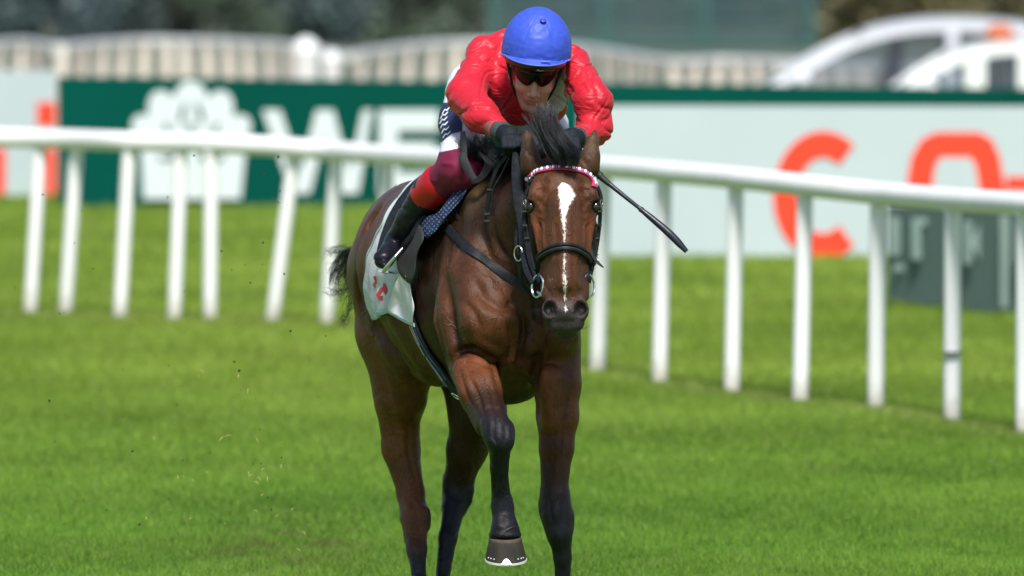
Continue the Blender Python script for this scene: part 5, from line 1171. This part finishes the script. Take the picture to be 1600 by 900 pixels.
def garment(name, prims, h, fold, m, colf=None, k=.03, extra=None, base=(.5, .5, .5), blur=1):
    G = Body(); limb(G, prims, 1., k)
    if extra: extra(G)
    V, Fc = G.mesh(h); V = relax(V, Fc, blur, .5); N_ = normals(V, Fc); V = V + N_*fold(V, N_)[:, None]; N_ = normals(V, Fc)
    me = np_mesh(name, V, Fc); XB = (V[:, 0] / V[:, 1])*FPX + 800; YB = 450 - ((V[:, 2] - CAM_H)/V[:, 1] + math.tan(PITCH))*FPX
    C = np.tile(np.array(base, float), (len(V), 1))
    if colf: C = colf(V, XB, YB, C, N_)
    set_col(me, "Col", C); o = link(name, me, m); adopt(JO, o); return o, V, Fc
def ridged(p): return 1 - 2*np.abs(vnoise(p))
def jfold(V, N_):
    # creases run round the sleeves and down the chest
    w = np.stack([vnoise(V*7), vnoise(V*7 + 9), vnoise(V*7 + 21)], 1)*.05
    q = V + w
    k1 = np.stack([q[:, 0]*1 + q[:, 2]*.9, q[:, 1]*.8, q[:, 2]*1 - q[:, 0]*.9], 1); k2 = np.stack([q[:, 0] - q[:, 2]*.6, q[:, 1], q[:, 2] + q[:, 0]*.6], 1)
    a = np.abs(vnoise(k1*np.array([5, 6, 27]) + 4))**.7; b = np.abs(vnoise(k2*np.array([7, 7, 44]) + 17))**.7; c = vnoise(q*np.array([70, 50, 70])); d = vnoise(V*8 + 2)
    w1 = vnoise(k1*np.array([3.5, 4, 15]) + 57); w2 = vnoise(k2*np.array([3, 4, 19]) + 71); w3 = vnoise(k1*np.array([5, 5, 26]) + 8)
    am = np.clip(.5 + vnoise(V*6 + 7), 0, 1)
    return .0022*(a - .4) + .0012*(b - .4) + .0025*d - am*(.0050*np.exp(-(w1/.10)**2) - .0016*np.exp(-((w1-.24)/.12)**2)) - .0055*np.exp(-(w2/.09)**2) + .0012*np.exp(-((w2-.22)/.12)**2) - (1-am)*.002*np.exp(-(w3/.12)**2)
RED_S = (.50, .011, .026); GREYP = (.42, .40, .40)
def inpoly(X, Y, poly):
    ins = np.zeros(len(X), bool); n = len(poly)
    for i in range(n):
        x1, y1 = poly[i]; x2, y2 = poly[(i+1) % n]
        c = ((y1 > Y) != (y2 > Y)) & (X < (x2-x1)*(Y-y1)/((y2-y1) + 1e-9) + x1); ins ^= c
    return ins
def jcol(V, X, Y, C, N_):
    g = inpoly(X + 2*vnoise(V*60), Y, [(862, 108), (884, 100), (884, 118), (880, 140), (886, 160), (880, 172), (858, 184), (838, 182), (836, 168), (850, 160), (860, 140)]) & (N_[:, 1] < .2) & (V[:, 1] < 39.14)
    C[g] = GREYP; return C
SILK = vmat("red_silk", .46, .36, 9, .10, 0, .0006, 160, .05)
def wrinkle(m):
    nt = m.node_tree; N = nt.nodes; L = nt.links; b = N["Principled BSDF"]; old = b.inputs["Normal"].links[0].from_node; g = N.new("ShaderNodeTexCoord")
    mp = N.new("ShaderNodeMapping"); mp.inputs["Scale"].default_value = (1, 1, 2.4); mp.inputs["Rotation"].default_value = (.3, .7, .2); L.new(g.outputs["Object"], mp.inputs[0])
    n = N.new("ShaderNodeTexNoise"); n.inputs["Scale"].default_value = 8; n.inputs["Detail"].default_value = 2; n.inputs["Distortion"].default_value = 1.1; L.new(mp.outputs[0], n.inputs["Vector"])
    s1 = N.new("ShaderNodeMath"); s1.operation = 'SUBTRACT'; s1.inputs[1].default_value = .5; L.new(n.outputs["Fac"], s1.inputs[0]); s2 = N.new("ShaderNodeMath"); s2.operation = 'ABSOLUTE'; L.new(s1.outputs[0], s2.inputs[0])
    s3 = N.new("ShaderNodeMath"); s3.operation = 'POWER'; s3.inputs[1].default_value = .6; L.new(s2.outputs[0], s3.inputs[0])
    bp = N.new("ShaderNodeBump"); bp.inputs["Distance"].default_value = .010; bp.inputs["Strength"].default_value = .6; L.new(s3.outputs[0], bp.inputs["Height"]); L.new(old.outputs[0], bp.inputs["Normal"]); L.new(bp.outputs[0], b.inputs["Normal"])
wrinkle(SILK)
jo, JV, JF = garment("jacket", TORSO + ARM_R + ARM_L, .0035, jfold, SILK, jcol, .028, base=RED_S)
def bfold(V, N_): return .0025*ridged(V*np.array([22, 18, 30])) + .003*vnoise(V*14)
NAVYC = (.025, .032, .085); WHC_ = (.70, .70, .76); BURG = (.165, .010, .045)
def bcol(V, X, Y, C, N_):
    thigh_r = X < 770
    pn = inpoly(X, Y, [(660, 160), (700, 160), (712, 170), (722, 190), (723, 205), (705, 209), (690, 222), (660, 232)]) & thigh_r; C[pn] = NAVYC
    kn = ((Y > 229 + np.abs(X - 726)*.22) & thigh_r) | ((Y > 232) & ~thigh_r); C[kn] = BURG
    return C
BRM = vmat("breeches_cloth", .6, .3, 20, .08, 0, .0005, 400)
bo, BV, BF = garment("breeches", LEG_R + LEG_L + SHIN_R + SHIN_L + [((770, 136, 39.62, 46), (770, 138, 39.66, 46))], .0042, bfold, BRM, bcol, .03, base=WHC_)
BT = BVHTree.FromPolygons([tuple(v) for v in BV], [tuple(f) for f in BF])
PRW = mat("white_lettering", (.78, .78, .84), .6)
for i in range(7):      # the illegible white name on the navy panel
    y = 170 + i*7.6; x = 697 - (.9*i if i < 2 else 2) + [0, -2, -2, -1, 1, 3, 5][i]
    pl = [(-6.5, 3.2), (-4, 3.5), (-1.5, -1), (2, 2), (6, -1), (7, -4), (3.5, -2.5), (1, -1), (-1.5, -4), (-4.5, 0)]
    pts = [hit(x + a, y + b_*.85 - a*.45 + 3, .002, BT)[0] for a, b_ in pl]
    if all(p is not None for p in pts):
        mb = MB(); mb.add(pts, [tuple(range(len(pts)))]); o = mb.build("lettering", PRW, smooth=False); o.parent = bo
BOOTM = mat("boot_leather", (.008, .008, .013), .36, (.014, .014, .022), 25, .0004, 60, spec=.22); CUFFR = mat("red_boot_top", (.40, .004, .010), .4)
def boots(L_, top, nm, s):
    G = Body(); limb(G, L_, 1.17, .012); 
    V, Fc = G.mesh(.0040); V = relax(V, Fc, 1, .5); N_ = normals(V, Fc); V = V + N_*(.0014*vnoise(V*np.array([34, 24, 60])) - .0028*np.exp(-(vnoise(V*np.array([9, 9, 22]))/.12)**2))[:, None]
    o = link("boot", np_mesh("boot", V, Fc), BOOTM); adopt(JO, o)
    mb = MB(); sp = np.array([P(*q[:3]) for q in top]); mb.tube(sp, [px(q[3], q[2]) for q in top], 28); c = mb.build("boot_top", CUFFR); c.parent = o; c.matrix_parent_inverse = Matrix.Identity(4)
    return o
boots(BOOT_R, [(690, 284, 39.09, 29.5), (688.5, 285, 39.092, 31), (682, 291, 39.11, 30), (670, 301, 39.145, 28), (662, 309, 39.165, 25.5), (661, 310, 39.167, 23)], "r", -1)
boots(BOOT_L, [(868, 276, 39.05, 29), (872, 288, 39.08, 28), (877, 304, 39.12, 25), (877.5, 306, 39.12, 22)], "l", 1)
GLV = mat("glove_black", (.006, .009, .013), .7, (.012, .016, .022), 60, .0012, 350, spec=.2); GCUF = mat("glove_cuff", (.06, .075, .075), .8, (.02, .025, .025), 120, .001, 300, stretch=(1, 1, 4)); SCUF = mat("sleeve_band", (.14, .12, .095), .7, (.20, .06, .06), 90)
for h, arm, cuff in ((HAND_R, (752, 182, 38.87), [(772, 197, 38.80), (775, 199.5, 38.79), (778, 202, 38.78), (784, 206, 38.76), (788, 209, 38.75)]), (HAND_L, (930, 200, 38.88), [(914, 211, 38.79), (911, 212.5, 38.78), (908, 214, 38.765), (903, 215, 38.745), (900, 216, 38.735)])):
    G = Body(); hand(G, h, .0012); V, Fc = G.mesh(.0026); V = relax(V, Fc, 1, .4); g = link("glove", np_mesh("glove", V, Fc), GLV); adopt(JO, g)
    mb = MB(); mb.tube(PP(cuff[:3]), [px(r, 38.8) for r in (17.5, 18.5, 17.5)], 24); o = mb.build("sleeve_cuff", SCUF); adopt(JO, o)
    mb = MB(); mb.tube(PP(cuff[2:]), [px(r, 38.8) for r in (17, 17.2, 15.5)], 24); o = mb.build("glove_cuff", GCUF); o.parent = g; 
    mb = MB(); q = np.array(PP(cuff[2:])); mb.tube([q[0], q[0]*.8 + q[1]*.2], px(18, 38.8), 24); o = mb.build("red_edge", mat("cuff_red", (.62, .05, .07), .6)); o.parent = g

# helmet, cap silk, goggles
HE = empty("helmet", tuple(HL(0, 0, .06))); 
def cap(rx, ry, rz, c, ph0, ph1, nth=120, nph=44, fold=0., name="cap", m=None, t=.003):
    V = []
    for lay in (0, 1):
        for j in range(nph):
            for i in range(nth):
                th = 2*pi*i/nth; fr = .5 + .5*sin(th); pm = ph0*fr + ph1*(1-fr); ph = pm*j/(nph-1)
                d = np.array([sin(ph)*cos(th), sin(ph)*sin(th), cos(ph)]); r = 1.
                if fold:
                    q = np.array([[th*2.6, j*.22, 3.1]]); g = abs(((th/(2*pi)*6 + .5) % 1) - .5)
                    r += fold*(.5*float(ridged(np.array([[d[0]*5 + 3, d[1]*5, j*.25]]))[0]) + .5*float(vnoise(q + 5)[0]) - .9*max(0, 1 - g*22)*(ph > .12) + .8*float(vnoise(d[None]*14)[0])*(.3 + .7*j/nph))
                    if j >= nph-3: r += fold*float(vnoise(np.array([[th*9, j, 1.]]))[0])
                if fold and ph > .2:
                    c1 = float(vnoise(np.array([[d[0]*6 + d[2]*2, d[1]*5, d[2]*3 + 9.]]))[0]); c2 = float(vnoise(np.array([[th*2.2, j*.10, 6.]]))[0]); r -= .003*math.exp(-(c1/.07)**2) - .001*math.exp(-((c1-.18)/.10)**2) + .006*math.exp(-(c2/.07)**2)*(j/nph)
                r -= lay*t/ry; V.append(HL(*(np.array(c) + d*np.array([rx, ry, rz])*r)))
    N_ = nth*nph; F_ = []
    for j in range(nph-1):
        for i in range(nth):
            a = j*nth+i; b = j*nth+(i+1) % nth; F_.append((a, a+nth, b+nth, b)); F_.append((N_+a, N_+b, N_+b+nth, N_+a+nth))
    for i in range(nth): a = (nph-1)*nth+i; b = (nph-1)*nth+(i+1) % nth; F_.append((a, N_+a, N_+b, b))
    me = np_mesh(name, np.array(V), np.array(F_)); o = link(name, me, m); adopt(HE, o); return np.array(V[:N_]).reshape(nph, nth, 3)
BLUE = mat("blue_silk", (.035, .075, .50), .50, (.045, .090, .56), 9, .0005, 260, spec=.35); BLUEL = mat("blue_piping", (.10, .16, .72), .4); SHELL = mat("helmet_black", (.010, .010, .012), .35, coat=.3)
CC = (0, -.008, .080)
rim = cap(.1165, .140, .140, CC, R(79), R(120), fold=.012, name="silk_cap", m=BLUE)
cap(.109, .130, .132, CC, R(97), R(122), 48, 20, name="shell", m=SHELL)
mb = MB(); mb.tube([q for q in rim[-1]] + [rim[-1][0]], .0032, 8, caps=False); o = mb.build("piping", BLUEL); adopt(HE, o)
# brim
V = []; nb = 31
for i in range(nb):
    a = R(25 + 130*i/(nb-1)); k = sin((i/(nb-1))*pi)
    for e, dz in ((0, 0), (1, -.006 - .004*k)):
        for t in (0, -.003): V.append(HL(CC[0] + (.1165 + e*.006*k)*cos(a), CC[1] + (.137 + e*.022*k)*sin(a), CC[2] + .002 + .030*sin(a)**2 + dz*.8 + t))
mb = MB(); mb.add(V, [(4*i+[0,1,3,2][k], 4*i+[0,1,3,2][(k+1)%4], 4*i+4+[0,1,3,2][(k+1)%4], 4*i+4+[0,1,3,2][k]) for i in range(nb-1) for k in range(4)]); o = mb.build("peak", BLUE); adopt(HE, o)
mb = MB(); mb.tube([HL(CC[0] + (.1165 + .006*sin(i/(nb-1)*pi))*cos(R(25+130*i/(nb-1))), CC[1] + (.137 + .022*sin(i/(nb-1)*pi))*sin(R(25+130*i/(nb-1))), CC[2] + .030*sin(R(25+130*i/(nb-1)))**2 - .005 - .003*sin(i/(nb-1)*pi)) for i in range(nb)], .0028, 8); o = mb.build("peak_piping", BLUEL); adopt(HE, o)
mb = MB(); mb.ball(HL(.01, .045, CC[2] + .136), (.012, .012, .005), 10, 6, HM); o = mb.build("button", mat("dark_blue", (.03, .05, .35), .5)); adopt(HE, o)
mb = MB(); mb.ribbon([HL(x, .141 - x*x*3, .112) for x in np.linspace(.012, .045, 8)], [Yf]*8, .006, .004); o = mb.build("cap_tag", BLUEL); adopt(HE, o)
adopt(JO, HE) if False else None
HE.parent = JO; HE.matrix_parent_inverse = Matrix.Translation(-Vector(JO.location))
bpy.context.view_layer.update()
GO = empty("goggles", tuple(HL(0, .1, .02))); GO.parent = JO; GO.matrix_parent_inverse = Matrix.Translation(-Vector(JO.location)); bpy.context.view_layer.update()
LENS = mat("lens", (.006, .004, .004), .18, (.012, .006, .005), 12, spec=.2); GFR = mat("goggle_frame", (.012, .012, .013), .35)
def visor(name, rx, ry, zf, zt, amax, m, par, cy=-.012, thick=.004, n=41, notch=None):
    V = []; 
    for i in range(n):
        u = -1 + 2*i/(n-1); a = R(90) + R(amax)*u; z0 = zf(u); z1 = zt(u)
        for k in range(5):
            z = z0 + (z1-z0)*k/4; bul = 1 + .02*(1 - (k/2 - 1)**2)
            V.append(HL(rx*bul*cos(a), cy + ry*bul*sin(a), z))
        for k in range(5):
            z = z1 + (z0-z1)*k/4; V.append(HL((rx-thick)*cos(a), cy + (ry-thick)*sin(a), z))
    mb = MB(); mb.add(V, [(10*i+k, 10*i+(k+1)%10, 10*i+10+(k+1)%10, 10*i+10+k) for i in range(n-1) for k in range(10)] + [tuple(range(9, -1, -1)), tuple(10*(n-1)+k for k in range(10))])
    o = mb.build(name, m); o.parent = par; o.matrix_parent_inverse = Matrix.Translation(-Vector(par.matrix_world.translation)); return o
ed = lambda u: max(0, 1 - abs(u))**.35
visor("spare_goggles", .098, .128, lambda u: .058 - .010*ed(u), lambda u: .100, 66, GFR, GO)
visor("spare_lens", .0995, .1295, lambda u: .064 - .012*ed(u), lambda u: .094, 56, LENS, GO)
visor("worn_lens", .076, .112, lambda u: .030 - .040*(max(0, 1-abs(u)**2.2))**.6 + .024*math.exp(-(u/.15)**2), lambda u: .046, 74, LENS, GO)
visor("worn_frame", .078, .114, lambda u: .040, lambda u: .049, 84, GFR, GO)
tx = bpy.data.curves.new("goggle_text", 'FONT'); tx.body = "KOO°"; tx.size = .0105; tx.align_x = 'CENTER'; tx.offset = .0003; to = bpy.data.objects.new("tmp", tx); COL.objects.link(to)
bpy.context.view_layer.update(); me = bpy.data.meshes.new_from_object(to.evaluated_get(bpy.context.evaluated_depsgraph_get())); bpy.data.objects.remove(to)
me.name = "goggle_text"
for v in me.vertices:
    x, z = v.co.x + .016, v.co.y + .066; a = x/.1; v.co = Vector(HL(.1035*sin(a), -.012 + .1335*cos(a), z))
o = link("goggle_print", me, mat("goggle_white", (.5, .5, .5), .5)); o.parent = GO; o.matrix_parent_inverse = Matrix.Translation(-Vector(GO.matrix_world.translation))
for s in (-1, 1):
    mb = MB(); mb.ribbon([HL(s*.092, .035, .045), HL(s*.108, -.02, .045), HL(s*.105, -.08, .06)], [s*Xr]*3, .018, .003); o = mb.build("goggle_strap", GFR); o.parent = GO; o.matrix_parent_inverse = Matrix.Translation(-Vector(GO.matrix_world.translation))
    mb = MB(); mb.tube([HL(s*.096, .0, .040), HL(s*.083, .018, .0), HL(s*.070, .030, -.045), HL(s*.055, .040, -.075), HL(s*.030, .052, -.108), HL(0, .056, -.122)], [.006, .005, .0045, .0045, .004, .004], 8); o = mb.build("chin_strap", LEA); o.parent = HE; o.matrix_parent_inverse = Matrix.Translation(-Vector(HE.matrix_world.translation))
    mb = MB(); mb.ball(HL(s*.080, .012, .002), (.005, .010, .012), 8, 6); o = mb.build("strap_guard", SHELL); o.parent = HE; o.matrix_parent_inverse = Matrix.Translation(-Vector(HE.matrix_world.translation))

# ------------------------------------------------------------------ turf thrown up behind the horse
CLOD = mat("soil_clod", (.035, .030, .016), .9, (.06, .065, .02), 60, .002, 200); STRAW = mat("grass_scrap", (.42, .36, .15), .7)
spots = [(67,304,2),(128,330,2),(116,380,1.6),(413,272,2.6),(435,245,3),(438,298,2),(346,392,3),(302,378,1.8),(411,379,2.8),(435,316,2),(391,442,2.6),(383,414,1.6),(362,422,1.8),(410,413,1.8),(420,372,1.6),(444,428,2.6),(407,448,1.6),(454,517,3),(509,525,2.2),(366,565,2.8),(374,579,3.2),(264,571,2),(157,610,2),(77,626,3.4),(277,633,2.2),(86,690,2.4),(207,705,3.6),(192,651,1.8),(285,719,2),(328,707,2),(440,715,2.4),(396,725,2),(408,724,2.4),(438,700,1.6),(406,671,2.4),(463,724,1.4),(418,777,2.6),(424,796,2.4),(167,797,2.8),(218,819,3.4),(131,781,2),(264,780,2),(303,243,2.4),(262,308,2.4),(288,455,1.6),(93,490,2.2),(100,489,1.6),(68,408,1.4),(145,420,1.8),(24,449,1.6),(228,568,1.4),(192,577,1.6),(400,624,1.6),(497,620,1.8),(420,400,1.2),(369,505,1.4),(448,320,1.2),(312,350,1.4),(376,610,1.6),(464,700,1.6)]
clod0 = None
for i, (x, y, r) in enumerate(spots):
    d = 38.9 + random.uniform(-.3, 1.6); me_ = None
    if clod0 is None or i % 4 == 0:
        mb = MB(); mb.ball((0, 0, 0), (1, 1, 1), 7, 5); mb.v = [tuple(np.array(v)*random.uniform(.6, 1.25)) for v in mb.v]; clod0 = mb.build("turf_clod", CLOD, smooth=False); c = clod0
    else: c = clod0.copy(); COL.objects.link(c)
    s_ = px(r, d)*.62; c.location = P(x, y, d); c.scale = (s_*random.uniform(.8, 1.3), s_, s_*random.uniform(.7, 1.3)); c.rotation_euler = (random.random()*6, random.random()*6, 0)
    tag(c, "small dark clod of turf flying through the air left of the horse", "clod", "clods of turf thrown up behind the horse")
sc = [(311,578,318,582),(388,602,387,615),(342,689,352,682),(352,682,362,681),(276,742,279,748),(285,744,288,747),(390,735,388,742),(400,746,408,750),(417,740,418,752),(408,735,414,733),(398,683,404,691),(388,745,396,742),(442,722,438,732),(240,680,241,688),(300,751,303,752),(408,775,412,772),(322,738,326,739),(296,812,300,810),(350,818,353,820),(228,812,230,806),(310,590,311,586),(396,752,404,757),(455,798,460,794),(470,830,478,836),(462,858,470,862),(398,798,402,800),(372,590,374,582),(430,808,436,805)]
for (x0, y0, x1, y1) in sc:
    d = 39.2 + random.uniform(-.3, .9); a = P(x0, y0, d); b = P(x1, y1, d); mb = MB(); m_ = (a+b)/2 + np.array([0, .01, .004]); mb.tube([a, m_, b], [.0007, .0013, .0004], 5); o = mb.build("grass_scrap", STRAW)
    tag(o, "scrap of torn dry grass flying low in the air left of the horse", "grass scrap", "scraps of torn grass in the air")
